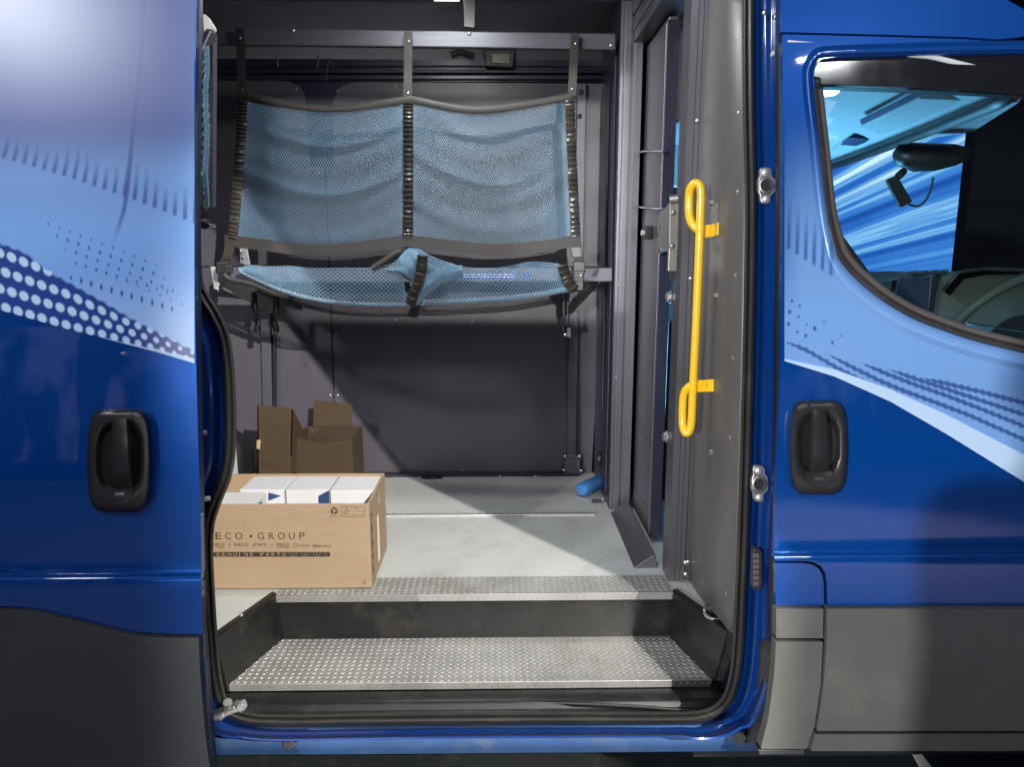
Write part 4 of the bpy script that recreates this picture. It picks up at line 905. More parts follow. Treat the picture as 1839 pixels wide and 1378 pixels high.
n2 = N.new('ShaderNodeTexNoise'); n2.inputs['Scale'].default_value = 1.2; L.new(tc.outputs['Object'], n2.inputs[0])
cr = N.new('ShaderNodeValToRGB'); e = cr.color_ramp.elements
e[0].position = .30; e[0].color = lin(30, 80, 165); e[1].position = .66; e[1].color = lin(225, 245, 255)
for p_, c_ in ((.42, (45, 105, 195)), (.50, (75, 140, 220)), (.55, (150, 200, 245)), (.585, (85, 150, 225))): k = e.new(p_); k.color = lin(*c_)
L.new(mth('ADD', ns.outputs[0], mth('MULTIPLY', mth('SUBTRACT', n2.outputs[0], .5), .12)), cr.inputs[0]); L.new(cr.outputs[0], em.inputs[0]); em.inputs[1].default_value = 1.35; L.new(em.outputs[0], o_.inputs[0])
a, b = at(1250, 100, LY), at(1692, 640, LY)
m_ = MB(); m_.box((a.x, LY, .3), (b.x, LY+.08, 4.2)); ledo = link('led_wall', m_.mesh('led_wall'), led, None, smooth=False); tag(ledo, 'lit blue video wall with white light streaks seen through the cab', 'video wall')

# ================================================================== loads and nets
# ---- folding shelf at the far wall --------------------------------------------
shelf = thing('folding_shelf', 'folding aluminium shelf with a blue sticker on its front rail', 'shelf')
SY = 2.755
m_ = MB(); m_.hexa([at(378, 480, SY), at(1100, 481, SY), at(1100, 506, SY), at(378, 508, SY)], (0, .035, 0)); m_.obj('front_rail', 'alux', shelf, bevel=.004)
m_ = MB(); m_.hexa([at(826, 489, SY-.0012), at(951, 489, SY-.0012), at(951, 502, SY-.0012), at(826, 502, SY-.0012)], (0, .001, 0)); stk = m_.obj('sticker', 'sticker', shelf)
m_ = MB(); x = 832
while x < 918:
    wd = random.choice((3, 4, 6, 7))
    for y in (492, 496.5): m_.hexa([at(x, y, SY-.0018), at(x+wd, y, SY-.0018), at(x+wd, y+1.6, SY-.0018), at(x, y+1.6, SY-.0018)], (0, .0004, 0))
    x += wd+1.6
m_.obj('sticker_print', 'whitetape', stk, smooth=False)
m_ = MB(); m_.hexa([at(936+5*math.cos(a), 495+6*math.sin(a), SY-.0018) for a in np.linspace(0, 2*PI, 14, endpoint=False)], (0, .0004, 0)); m_.obj('sticker_emblem', 'alux', stk)
m_ = MB(); m_.hexa([at(766, 489, SY-.0012), at(786, 489, SY-.0012), at(786, 502, SY-.0012), at(766, 502, SY-.0012)], (0, .001, 0)); m_.obj('sticker', 'sticker', shelf)
m_ = MB(); m_.hexa([at(1070, 481, SY-.0012), at(1077, 482, SY-.0012), at(1072, 498, SY-.0012), at(1062, 496, SY-.0012)], (0, .001, 0)); m_.obj('black_tape', 'blackp', shelf)
def bar(a, b, w_, t, name, m, sidev=(0, 0, 1)):
    d = (b-a).normalized(); s_ = Vector(sidev); s_ = (s_-d*s_.dot(d)).normalized()*w_/2; n = d.cross(s_).normalized()*t
    mm = MB(); mm.hexa([a-s_, b-s_, b+s_, a+s_], n); return mm.obj(name, m, shelf, bevel=.003)
M['shade_sheet'] = mat('shade_sheet_grey', (.13, .125, .125, 1), .8, 0, var=.1, vs=30, bump=.4, bs=400)
rows = []
for t in np.linspace(0, 1, 8):
    row = []
    for x in np.linspace(470, 1020, 40):
        a = at(x, 497, SY+.04); b = at(x, 503, WY-.012); p = a.lerp(b, t); p.z -= .004*math.sin(PI*t); row.append(p)
    rows.append(row)
MB().loft(rows).obj('shelf_shade_sheet', 'shade_sheet', shelf, solid=.003)  # added sheet at shelf level, keeps roof-lamp light off the wall below
bar(at(385, 500, SY+.01), at(492, 553, WY-.05), .055, .008, 'side_arm', 'aluw')
bar(at(1075, 498, SY+.02), at(1022, 556, WY-.05), .045, .008, 'side_arm', 'alu')
for x, y in ((387, 507), (393, 511), (391, 521)): bolt(shelf, at(x, y, SY+.0), .006, (0, -1, 0), 'chrome')
m_ = MB(); m_.hexa([at(377, 479, SY-.004), at(392, 479, SY-.004), at(392, 520, SY-.004), at(384, 520, SY-.004)], (0, .03, 0)); m_.obj('rail_end', 'aluw', shelf, bevel=.003)
def post(x0, y0, x1, y1, w_, mtl):
    a, b = at(x0, y0, WY-.035), at(x1, y1, WY-.035); mm = MB(); mm.hexa([a-Vector((w_/2, 0, 0)), a+Vector((w_/2, 0, 0)), b+Vector((w_/2, 0, 0)), b-Vector((w_/2, 0, 0))], (0, .025, 0)); return mm.obj('wall_post', mtl, shelf, bevel=.003)
post(476, 560, 483, 860, .042, 'alux'); post(492, 600, 493, 860, .010, 'liningd'); post(1030, 560, 1026, 860, .040, 'alux')
post(1045, 149, 1040, 470, .038, 'alux')
for x, y in ((1043, 165), (1041, 209)): bolt(shelf, at(x, y, WY-.036), .010, (0, -1, 0), 'dashd', 'rubber_stop')
m_ = MB(); q = [at(1014, 818, WY-.045), at(1042, 818, WY-.045), at(1042, 856, WY-.045), at(1014, 856, WY-.045)]; m_.hexa(q, (0, .012, 0)); m_.obj('post_foot', 'alu', shelf, bevel=.003)
for x, y in ((1015, 820), (1041, 820), (1013, 845), (1044, 846)): bolt(shelf, at(x, y, WY-.047), .007, (0, -1, 0), 'steel')
def strut(x0, y0, x1, y1, x2, y2, Y):
    mm = MB(); mm.tube([at(x0, y0, Y), at(x1, y1, Y)], .013, 12); g_ = mm.obj('gas_strut', 'blackp', shelf)
    mm = MB(); mm.tube([at(x1, y1, Y), at(x2, y2, Y)], .006, 10); mm.tube([at(x2, y2-4, Y), at(x2, y2+6, Y)], .012, 12); mm.obj('strut_rod', 'blackp', g_)
strut(455, 525, 458, 556, 462, 590, 3.0); strut(496, 528, 496, 566, 496, 590, 3.05); strut(1012, 528, 1013, 566, 1012, 590, 3.0)
m_ = MB(); m_.hexa([at(430, 442, 2.95), at(443, 442, 2.95), at(449, 476, 2.95), at(431, 476, 2.95)], (0, .01, 0)); m_.obj('hinge_bracket', 'aluw', shelf, bevel=.002); m_ = MB(); m_.hexa([at(463, 448, 3.1), at(476, 448, 3.1), at(477, 476, 3.1), at(464, 476, 3.1)], (0, .03, 0)); m_.obj('hinge_bracket', 'aluw', shelf, bevel=.002)
for x, y in ((432, 452), (436, 463), (435, 474)): bolt(shelf, at(x, y, 2.94), .007, (0, -1, 0), 'chrome')
for x, y in ((1040, 497), (1016, 601)): bolt(shelf, at(x, y, SY-.02), .006, (0, -1, 0), 'chrome')
m_ = MB(); m_.hexa([at(1018, 590, 3.1), at(1024, 588, 3.1), at(1025, 606, 3.1), at(1019, 606, 3.1)], (0, .02, 0)); m_.obj('strut_bracket', 'steel', shelf)

# ---- upper curtain net ---------------------------------------------------------
un = thing('storage_net', 'large upright blue storage net hanging from the head rail, edged with black webbing', 'net')
NY = 2.700
TOPL = [(439, 181), (500, 192), (560, 200), (620, 201), (680, 193), (724, 183)]; TOPR = [(742, 184), (790, 195), (840, 204), (890, 203), (950, 195), (1019, 180)]
BOTL = [(425, 427), (480, 433), (540, 440), (600, 440), (660, 434), (724, 426)]; BOTR = [(742, 426), (800, 432), (870, 438), (930, 437), (990, 431), (1028, 425)]
def drape(T, B, ph, k):
    T_ = spline(T, 10); B_ = spline(B, 10)
    def f(u, v):
        iu = u*(len(T_)-1); i0 = min(int(iu), len(T_)-2); fr_ = iu-i0
        t = np.array(T_[i0])*(1-fr_)+np.array(T_[i0+1])*fr_; b = np.array(B_[i0])*(1-fr_)+np.array(B_[i0+1])*fr_
        p = t+(b-t)*v
        s_ = 4*u*(1-u)                                    # hanging folds: smile-shaped swags that gather at the bands
        ph_ = v*2*PI*2.6+ph-s_*2.6+.8*math.sin(3*u+k)
        amp = .013*math.sin(PI*v)**.6*(.35+.65*s_)
        d = amp*math.sin(ph_)+.010*math.sin(ph_*2.1+4*u+k)*math.sin(PI*v)*(.4+.6*s_)+.006*math.sin(9*u+5*v*k)*math.sin(PI*v)
        sag = 5.5*math.sin(ph_+.9)*math.sin(PI*v)*(.3+.7*s_)
        d += .03*math.sin(PI*v)*s_
        return at(p[0], p[1]+sag, NY-d)
    return f
net('net_panel', drape(TOPL, BOTL, .4, 1.0), 62, 74, .00096, un); net('net_panel', drape(TOPR, BOTR, 2.2, 2.3), 62, 74, .00096, un)
def bp(pts, Y, n=8): return [at(x, y, Y) for x, y in spline(pts, n)]
hem = bp([(428, 168), (445, 170), (500, 183), (560, 193), (620, 194), (680, 186), (732, 178)], NY-.006)+bp([(740, 178), (790, 189), (840, 197), (890, 196), (950, 187), (1026, 172)], NY-.006)
band('top_hem', hem, .024, .006, 'web', un)
band('bottom_hem', bp([(404, 432), (425, 434), (480, 441), (540, 448), (600, 449), (660, 442), (733, 432)], NY-.006)+bp([(736, 432), (800, 440), (870, 447), (930, 446), (990, 440), (1042, 430)], NY-.006), .040, .005, 'web', un, bulge=False)
band('elastic_edge', bp([(436, 182), (433, 250), (426, 340), (418, 428)], NY-.008, 40), .036, .010, 'webs', un, ridge=34)
band('elastic_edge', bp([(733, 184), (733, 300), (732, 428)], NY-.008, 60), .036, .012, 'webs', un, ridge=30)
band('elastic_edge', bp([(1023, 180), (1026, 260), (1030, 340), (1034, 426)], NY-.008, 40), .034, .010, 'webs', un, ridge=28)
for q in (((430, 50), (433, 110), (434, 172)), ((733, 56), (733, 115), (732, 178)), ((1033, 60), (1031, 90), (1027, 172))):
    band('strap', bp(q, NY+.01, 8), .029, .002, 'web', un, bulge=False)
    bolt(un, at(q[0][0]+1, q[0][1]+18, NY+.006), .005, (0, -1, 0), 'steel', 'rivet')
    bolt(un, at(q[2][0]+.5, q[2][1]-12, NY+.006), .005, (0, -1, 0), 'chrome', 'rivet')
for q in (((414, 438), (408, 460), (400, 480)), ((1036, 436), (1038, 456), (1040, 478))):
    band('lower_strap', bp(q, NY-.012, 6), .030, .003, 'web', un, bulge=False)
    a, b = at(q[0][0]-2, q[0][1]+8, NY-.02), at(q[1][0]-1, q[1][1]+6, NY-.02); m_ = MB(); m_.hexa([a-Vector((.018, 0, 0)), a+Vector((.018, 0, 0)), b+Vector((.018, 0, 0)), b-Vector((.018, 0, 0))], (0, .008, 0)); m_.obj('buckle', 'webs', un, bevel=.002)
    a = at(q[2][0], q[2][1]+2, NY-.022); m_ = MB(); m_.box(a-Vector((.022, .006, .020)), a+Vector((.022, .012, .022))); m_.obj('buckle_catch', 'handle', un, bevel=.004)
# ---- lower trough net on the shelf --------------------------------------------
ln = thing('shelf_net', 'low sagging blue net slung along the folding shelf, knotted up in the middle', 'net')
def trough(T, B, depth, ph):
    T_ = spline(T, 10); B_ = spline(B, 10)
    def f(u, v):
        iu = u*(len(T_)-1); i0 = min(int(iu), len(T_)-2); fr_ = iu-i0
        t = np.array(T_[i0])*(1-fr_)+np.array(T_[i0+1])*fr_; b = np.array(B_[i0])*(1-fr_)+np.array(B_[i0+1])*fr_
        p = t+(b-t)*v; d = depth*math.sin(PI*v*.9)+.012*math.sin(7*u+ph+3*v)+.006*math.sin(19*u-5*v+ph)
        return at(p[0], p[1], NY-.01-d)
    return f
net('net_panel', trough([(428, 481), (450, 476), (480, 478), (520, 477), (560, 481), (620, 481), (680, 480), (722, 482)], [(430, 491), (450, 503), (480, 517), (520, 530), (560, 540), (620, 547), (680, 549), (732, 549)], .03, 0), 50, 18, .00115, ln)
net('net_panel', trough([(762, 482), (800, 474), (830, 478), (870, 482), (920, 476), (950, 470), (985, 471), (1012, 477)], [(745, 549), (790, 548), (830, 545), (880, 542), (930, 538), (970, 533), (1000, 528), (1022, 522)], .03, 2), 46, 16, .00115, ln)
net('net_back', trough([(722, 455), (735, 445), (752, 447), (768, 456), (790, 466), (815, 474)], [(712, 478), (728, 496), (744, 506), (758, 500), (785, 492), (830, 486)], .05, 4), 22, 12, .0017, ln)
net('net_fold', trough([(690, 484), (712, 466), (724, 452), (738, 447), (750, 452)], [(722, 488), (734, 500), (744, 498), (752, 486), (758, 474)], .075, 1), 18, 10, .0017, ln)
net('net_fold', trough([(735, 505), (760, 492), (790, 480), (830, 476)], [(748, 548), (766, 532), (792, 512), (830, 492)], .085, 3), 20, 9, .0017, ln)
net('net_fold', trough([(430, 486), (520, 523), (620, 541), (735, 543)], [(432, 492), (520, 530), (620, 549), (735, 550)], .06, 3), 50, 3, .0020, ln)
net('net_fold', trough([(760, 538), (850, 534), (940, 528), (1020, 514)], [(756, 549), (850, 545), (940, 539), (1022, 524)], .06, 3), 46, 3, .0020, ln)
band('elastic_edge', bp([(759, 458), (757, 482), (750, 510), (742, 530), (737, 548)], NY-.10, 30), .038, .014, 'webs', ln, ridge=13)
band('elastic_edge', bp([(1010, 476), (1015, 492), (1022, 508), (1032, 522)], NY-.07, 30), .040, .014, 'webs', ln, ridge=5)
band('edge_cord', bp([(402, 494), (415, 503), (450, 510), (490, 525), (520, 532)], NY-.03, 8), .022, .008, 'web', ln)
band('edge_cord', bp([(668, 482), (690, 468), (708, 456), (722, 450)], NY-.02, 8), .020, .008, 'web', ln)
m_ = MB(); c_ = at(1039, 497, NY-.03); m_.box(c_-Vector((.02, .006, .022)), c_+Vector((.02, .01, .022))); m_.obj('buckle', 'handle', ln, bevel=.004)
m_ = MB(); c_ = at(1040, 513, NY-.03); m_.box(c_-Vector((.018, .006, .02)), c_+Vector((.018, .01, .016))); m_.obj('buckle_tab', 'webs', ln, bevel=.006)
m_ = MB(); c_ = at(1050, 511, NY-.02); m_.tube([c_+Vector((.012*math.cos(a), 0, .02*math.sin(a))) for a in np.linspace(-PI/2, PI/2, 10)], .0022, 6); m_.obj('wire_loop', 'chrome', ln)
bolt(ln, at(1044, 496, NY-.037), .007, (0, -1, 0), 'chrome', 'rivet')
m_ = MB(); c_ = at(402, 484, NY-.02); m_.box(c_-Vector((.03, .004, .014)), c_+Vector((.03, .012, .016))); m_.obj('buckle', 'handle', ln, bevel=.005)

# ---- folded rack at the near left edge -----------------------------------------
rk = thing('side_rack', 'narrow folded net rack with aluminium end caps beside the sliding door edge', 'rack')
KY = 1.98
m_ = MB(); m_.hexa([at(x, y, KY) for x, y in ((364, 24), (369, 26), (382, 47), (380, 53), (371, 52), (366, 58))], (0, .03, 0)); m_.obj('top_cap', 'whitetape', rk, bevel=.002)
m_ = MB(); m_.hexa([at(x, y, KY-.005) for x, y in ((376, 53), (382, 56), (354, 118), (350, 112))], (0, .035, 0)); m_.obj('top_arm', 'alu', rk, bevel=.003)
m_ = MB(); m_.hexa([at(x, y, KY+.03) for x, y in ((345, 30), (366, 30), (366, 60), (345, 120))], (0, .02, 0)); m_.obj('arm_plate', 'liningd', rk)
m_ = MB(); m_.hexa([at(x, y, KY+.02) for x, y in ((377, 56), (383, 58), (381, 372), (373, 372))], (0, .03, 0)); m_.obj('side_post', 'lining', rk, bevel=.003)
def strip(u, v):
    x = (345+(375-345)*u)-2*math.sin(v*9); x = max(x, 346); y0 = 118-(u*45); return at(x, y0+(372-y0)*v, KY+.01-.012*math.sin(PI*u))
net('net_strip', strip, 3, 34, .0015, rk)
def strip2(u, v): return at(366+9*u+1.5*math.sin(v*14), 82+(372-82)*v, KY-.004-.01*math.sin(PI*u))
net('net_strip', strip2, 3, 44, .0016, rk)
m_ = MB(); m_.loft([[at(x, y, KY-.01+.02*abs(x-361)/12) for x in (346, 354, 361, 368, 373)] for y in (368, 378, 386, 394)]); m_.obj('net_cuff', 'web', rk, solid=.004)
m_ = MB(); m_.hexa([at(x, y, KY-.012) for x, y in ((346, 396), (356, 396), (377, 401), (379, 408), (372, 412), (346, 410))], (0, .04, 0)); m_.obj('bottom_cap', 'chrome', rk, bevel=.004)
m_ = MB(); m_.tube([at(350, 313, KY-.02), at(355, 313, KY-.02), at(355.5, 313, KY-.02), at(364, 313, KY-.015)], [.0095, .0095, .006, .006], 12); m_.obj('rack_pin', 'aluw', rk)

# ---- cartons -------------------------------------------------------------------
BY = 2.060
bz = FZ+.0055
bxr = at(668, 1057, BY).x; btop = at(677, 905, BY).z; bxl = bxr-.63; bdep = .30; tk = .006
box = thing('cardboard_box', 'open brown parts carton printed ECO GROUP, packed with white boxes', 'cardboard box')
def wallb(a, b, name='side_wall', m='card'): m_ = MB(); m_.box(a, b); return m_.obj(name, m, box, bevel=.0012)
wallb((bxl, BY, bz), (bxr, BY+tk, btop), 'front_wall'); wallb((bxl, BY+bdep-tk, bz), (bxr, BY+bdep, btop), 'back_wall')
wallb((bxr-tk, BY+tk+.0005, bz), (bxr, BY+bdep-tk-.0005, btop-.001)); wallb((bxl, BY+tk+.0005, bz), (bxl+tk, BY+bdep-tk-.0005, btop-.001)); wallb((bxl+tk, BY+tk, bz), (bxr-tk, BY+bdep-tk, bz+tk), 'box_floor')
m_ = MB(); m_.box((bxr-tk-.0015, BY+.012, btop-.10), (bxr-tk-.004, BY+bdep-.01, btop-.006)); m_.obj('folded_flap', 'cardin', box)
m_ = MB(); m_.box((bxl+.01, BY+bdep-tk-.004, btop-.13), (bxr-.02, BY+bdep-tk-.0015, btop-.004)); m_.obj('folded_flap', 'cardin', box)
PYf = BY-.0007
def text(s, x0, x1, y0, y1, m, parent, Y=PYf, bold=0, xplane=None, pl=None):
    cu = bpy.data.curves.new('print', 'FONT'); cu.body = s; cu.size = 1; cu.offset = bold; cu.resolution_u = 3
    o = bpy.data.objects.new('printed_text', cu); me = bpy.data.meshes.new_from_object(o); bpy.data.objects.remove(o)
    co = np.array([v.co[:] for v in me.vertices]); lo, hi = co.min(0), co.max(0)
    a, b = at(x0, y1, Y), at(x1, y0, Y)
    for v in me.vertices:
        u = (v.co.x-lo[0])/(hi[0]-lo[0]); t = (v.co.y-lo[1])/(hi[1]-lo[1]); v.co = Vector((a.x+(b.x-a.x)*u, Y, a.z+(b.z-a.z)*t))
    return link('printed_text', me, m, parent, smooth=False)
def prt(polys, name, m, parent, Y=PYf):
    m_ = MB()
    for q in polys: m_.add([at(x, y, Y) for x, y in q], [tuple(range(len(q)))])
    return m_.obj(name, m, parent, smooth=False)
for i, ch in enumerate('IVECO'):
    x = 352+i*17.6 if ch != 'I' else 356
    text(ch, x+(0 if ch != 'I' else 0), x+(10 if ch not in 'IO' else (2 if ch == 'I' else 13)), 957, 969, 'ink', box)
prt([[(450.5+2.6*math.cos(a), 963.5+2.6*math.sin(a)) for a in np.linspace(0, 2*PI, 14, endpoint=False)]], 'print_dot', 'ink', box)
for ch, x0, x1 in (('G', 463, 474), ('R', 483, 492), ('O', 499, 512), ('U', 519, 529), ('P', 538, 547)): text(ch, x0, x1, 957, 969, 'ink', box)
text('IVECO', 381, 403, 976, 981.5, 'ink', box, bold=.012); text('BUS', 392, 403, 982.5, 985.5, 'ink', box, bold=.012)
text('IVECO', 421, 446, 976, 982, 'ink', box, bold=.012); text('FPT', 463, 479, 977, 982, 'ink', box, bold=.008)
text('IVECO', 497, 519, 976, 981.5, 'ink', box, bold=.012); text('ASTRA', 536, 556, 979, 982.5, 'ink', box, bold=.008); text('MAGIRUS', 570, 594, 979, 983.5, 'ink', box, bold=.004)
prt([[(412, 976), (413, 976), (413, 983.5), (412, 983.5)], [(488, 977), (489, 977), (489, 984), (488, 984)], [(453, 983), (457, 977), (463, 976), (460, 978), (456.5, 980), (454, 983.5)], [(497, 983), (519, 983), (519, 984), (497, 984)],
     [(561, 983.5), (564, 977.5), (566, 977.5), (563, 983.5)], [(565, 983.5), (567, 977.5), (569, 983.5), (567.5, 983.5), (566.8, 981), (566.3, 983.5)]], 'print_marks', 'ink', box)
ring = lambda cx, cy, r, k: [(cx+r*math.cos(a), cy+r*math.sin(a)) for a in np.linspace(0, 2*PI, k+1)]
def ringp(cx, cy, r, t, k=14):
    a, b = ring(cx, cy, r, k), ring(cx, cy, r-t, k); return [[a[i], a[i+1], b[i+1], b[i]] for i in range(k)]
prt(ringp(531, 980, 4, .9), 'print_ring', 'ink', box)
prt([round_poly([(300, 992, 0), (593, 992, 2), (593, 1000.5, 2), (300, 1000.5, 0)], 2)], 'print_bar', 'ink', box)
for i_, ch in enumerate('GENUINE'): text(ch, 389+i_*10.1, (394.5 if ch != 'I' else 390)+i_*10.1, 993.6, 999.0, 'inkc', box, Y=PYf-.0005)
for i_, ch in enumerate('PARTS'): text(ch, 468+i_*9.9, 473.5+i_*9.9, 993.6, 999.0, 'inkc', box, Y=PYf-.0005)
prt([[(520+i*7, 993.5), (520.7+i*7, 993.5), (524+i*7-(i % 3)*4, 999.5), (523.3+i*7-(i % 3)*4, 999.5)] for i in range(10)], 'bar_pattern', 'inkc', box, Y=PYf-.0005)
arrows = []
for k in range(3):
    a0 = k*2*PI/3-PI/2; ca, sa = math.cos(a0), math.sin(a0)
    for q in ([(-4, -6.5), (1.5, -6.5), (3.5, -3.2), (.5, -1.8), (-1, -4), (-3, -4)], [(1, -3.5), (6, -4.5), (4.2, -.3)]):
        arrows.append([(600+(-sa*p)+(-ca*q_)*-1*-1, 918+(ca*p)+(-sa*q_)) for p, q_ in q])
prt(arrows, 'recycling_mark', 'ink', box); text('RECYCLE', 592, 608, 926.5, 928.8, 'ink', box)
fr_ = round_poly([(613, 910, 2), (655, 910, 2), (655, 929, 2), (613, 929, 2)], 2); fi = round_poly([(613.7, 910.7, 1.6), (654.3, 910.7, 1.6), (654.3, 928.3, 1.6), (613.7, 928.3, 1.6)], 2)
prt([[fr_[i], fr_[(i+1) % len(fr_)], fi[(i+1) % len(fi)], fi[i]] for i in range(len(fr_))], 'label_frame', 'ink', box)
prt([[(616, 919), (617, 919), (618.4, 921), (621.5, 911.5), (622.3, 911.5), (618.7, 922.3)], [(621.5, 911.5), (622.3, 911.5), (627, 919.5), (622.5, 919.5), (622.5, 918.6), (625.4, 918.6)], [(621, 918.5), (622, 918.5), (622, 922.5), (621, 922.5)]], 'tree_mark', 'ink', box)
text('FSC', 617, 627, 923, 926, 'ink', box); text('MIX', 638, 645, 913, 915.3, 'ink', box); text('Packaging', 631, 652, 917.5, 919.5, 'ink', box); text('FSC C104409'[:3]+' C', 632, 652, 924, 926.3, 'ink', box)
prt([[(648, 1049), (655.5, 1049), (655.5, 1041), (654.5, 1041), (654.5, 1048.2), (648, 1048.2)]], 'corner_mark', 'ink', box)
# prints on the right wall of the carton, label and tape
XR = bxr+.0008
def onx(yf, zf, w_, h): y0 = BY+bdep*yf; z0 = bz+(btop-bz)*zf; return [Vector((XR, y0, z0)), Vector((XR, y0+w_, z0)), Vector((XR, y0+w_, z0+h)), Vector((XR, y0, z0+h))]
m_ = MB()
for k in range(17):
    zf = .14+k*.042; q = onx(.055, zf, random.choice((.012, .018, .022)), .005); m_.add(q, [(0, 1, 2, 3)])
    if k % 4 == 0: c_ = q[0]+Vector((.0003, .02, .004)); m_.add([c_+Vector((0, .010*math.cos(a), .012*math.sin(a))) for a in (PI/2, PI*1.2, PI*1.8)], [(0, 1, 2)])
m_.obj('side_print', 'ink', box, smooth=False)
m_ = MB(); m_.add(onx(.40, .10, .035, .150), [(0, 1, 2, 3)]); m_.obj('white_strip', 'whitetape', box, smooth=False)
m_ = MB(); m_.add(onx(.48, .78, .045, .055), [(0, 1, 2, 3)]); m_.obj('parcel_tape', 'tape', box, smooth=False)
# white cartons inside
wt = btop-.004
def wcarton(x0, x1, y0, y1, top, rz, label):
    t = thing('white_carton', label, 'carton', group='white cartons packed in the brown carton')
    R = Matrix.Rotation(math.radians(rz), 3, 'Z'); m_ = MB(); m_.box((x0, y0, bz+.008), (x1, y1, top), R); m_.obj('carton_body', 'white', t, bevel=.0018)
    m_ = MB(); m_.box((x0+.001, y0-.0012, top-.022), (x1-.001, y0-.0004, top-.0005), R, ((x0+x1)/2, (y0+y1)/2, top)); m_.obj('tuck_flap', 'white', t, bevel=.0003)
    return t
XA = lambda x, y: atz(x, y, wt)
c1 = wcarton(XA(434, 877).x, XA(513, 877).x, 2.205, 2.345, wt, -.5, 'white carton left of the centre seam with a dark triangle on its front')
c2 = wcarton(XA(515, 878).x, XA(591, 878).x, 2.203, 2.345, wt-.001, 0, 'middle white carton of the back row with one dark front corner')
c3 = wcarton(XA(593, 880).x, XA(671, 881).x, 2.199, 2.345, wt-.002, .5, 'white carton at the right end of the back row inside the brown carton')
c4 = wcarton(XA(340, 890).x, XA(470, 890).x, 2.075, 2.192, wt-.003, 0, 'white carton in front of the others with blue print on its right face')
def tri(pts, Y, par, m): m_ = MB(); m_.add([at(x, y, Y) for x, y in pts], [tuple(range(len(pts)))]); return m_.obj('carton_print', m, par, smooth=False)
tri([(482, 885), (505, 891), (482, 900)], 2.2028, c1, 'bluep'); tri([(572, 891), (591, 881), (591, 912), (572, 912)], 2.2008, c2, 'bluep')
xr4 = XA(470, 890).x+.0006; m_ = MB(); m_.add([Vector((xr4, 2.085, wt-.06)), Vector((xr4, 2.16, wt-.05)), Vector((xr4, 2.15, wt-.018)), Vector((xr4, 2.12, wt-.012))], [(0, 1, 2, 3)]); m_.obj('carton_print', 'bluep', c4, smooth=False)
ws = MB(); q = [at(398, 716, 2.5), at(408, 716, 2.5), at(410, 900, 2.5), at(394, 900, 2.5)]; ws.hexa([Vector((q[0].x-.16, 2.5, q[0].z)), q[1], Vector((q[1].x+.004, 2.5, FZ)), Vector((q[0].x-.16, 2.5, FZ))], (0, .05, 0)); tag(ws.obj('foam_slab', 'white', None, bevel=.004), 'white foam slab standing on edge just behind the door pillar', 'foam slab')
# two cartons at the far wall, their shade put into the cardboard colour
def farbox(label, Y, q, wid_flap, prints):
    t = thing('cardboard_box', label, 'cardboard box'); return t
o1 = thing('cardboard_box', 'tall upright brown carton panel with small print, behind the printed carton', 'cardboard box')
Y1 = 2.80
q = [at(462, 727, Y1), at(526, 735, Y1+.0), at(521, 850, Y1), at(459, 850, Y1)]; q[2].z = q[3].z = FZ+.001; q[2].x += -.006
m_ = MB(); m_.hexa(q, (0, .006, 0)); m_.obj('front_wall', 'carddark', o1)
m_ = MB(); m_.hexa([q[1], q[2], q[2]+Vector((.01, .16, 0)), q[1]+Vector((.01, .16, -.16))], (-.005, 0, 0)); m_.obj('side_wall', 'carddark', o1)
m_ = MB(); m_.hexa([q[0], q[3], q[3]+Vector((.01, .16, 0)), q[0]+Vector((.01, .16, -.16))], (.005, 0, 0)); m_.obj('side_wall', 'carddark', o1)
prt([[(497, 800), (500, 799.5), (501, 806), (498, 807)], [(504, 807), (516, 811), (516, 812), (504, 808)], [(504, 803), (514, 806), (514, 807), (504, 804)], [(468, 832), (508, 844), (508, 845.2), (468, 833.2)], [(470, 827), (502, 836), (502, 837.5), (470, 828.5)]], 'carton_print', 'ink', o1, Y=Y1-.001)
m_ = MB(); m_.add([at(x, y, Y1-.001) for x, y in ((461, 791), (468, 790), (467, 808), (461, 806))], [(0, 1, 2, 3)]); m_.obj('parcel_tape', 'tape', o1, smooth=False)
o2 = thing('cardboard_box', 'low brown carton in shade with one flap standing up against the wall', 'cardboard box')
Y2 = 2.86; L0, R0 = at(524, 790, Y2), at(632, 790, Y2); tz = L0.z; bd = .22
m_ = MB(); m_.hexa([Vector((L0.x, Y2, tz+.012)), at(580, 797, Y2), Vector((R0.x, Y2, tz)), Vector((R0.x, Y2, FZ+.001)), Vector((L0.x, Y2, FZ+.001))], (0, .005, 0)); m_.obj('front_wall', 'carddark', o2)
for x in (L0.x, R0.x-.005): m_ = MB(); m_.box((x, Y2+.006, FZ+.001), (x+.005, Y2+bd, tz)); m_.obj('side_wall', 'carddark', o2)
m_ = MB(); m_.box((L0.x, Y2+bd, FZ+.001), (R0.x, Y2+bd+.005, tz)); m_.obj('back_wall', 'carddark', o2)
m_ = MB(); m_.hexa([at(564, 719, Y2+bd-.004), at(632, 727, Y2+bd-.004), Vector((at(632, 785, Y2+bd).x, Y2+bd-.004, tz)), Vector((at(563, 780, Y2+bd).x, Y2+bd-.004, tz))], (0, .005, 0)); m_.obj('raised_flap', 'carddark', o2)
m_ = MB(); m_.hexa([Vector((L0.x+.04, Y2+.02, tz-.012)), Vector((R0.x-.008, Y2+.02, tz-.03)), Vector((R0.x-.008, Y2+bd-.01, tz-.004)), Vector((L0.x+.07, Y2+bd-.01, tz+.0))], (0, 0, -.004)); m_.obj('inner_flap', 'carddark', o2)
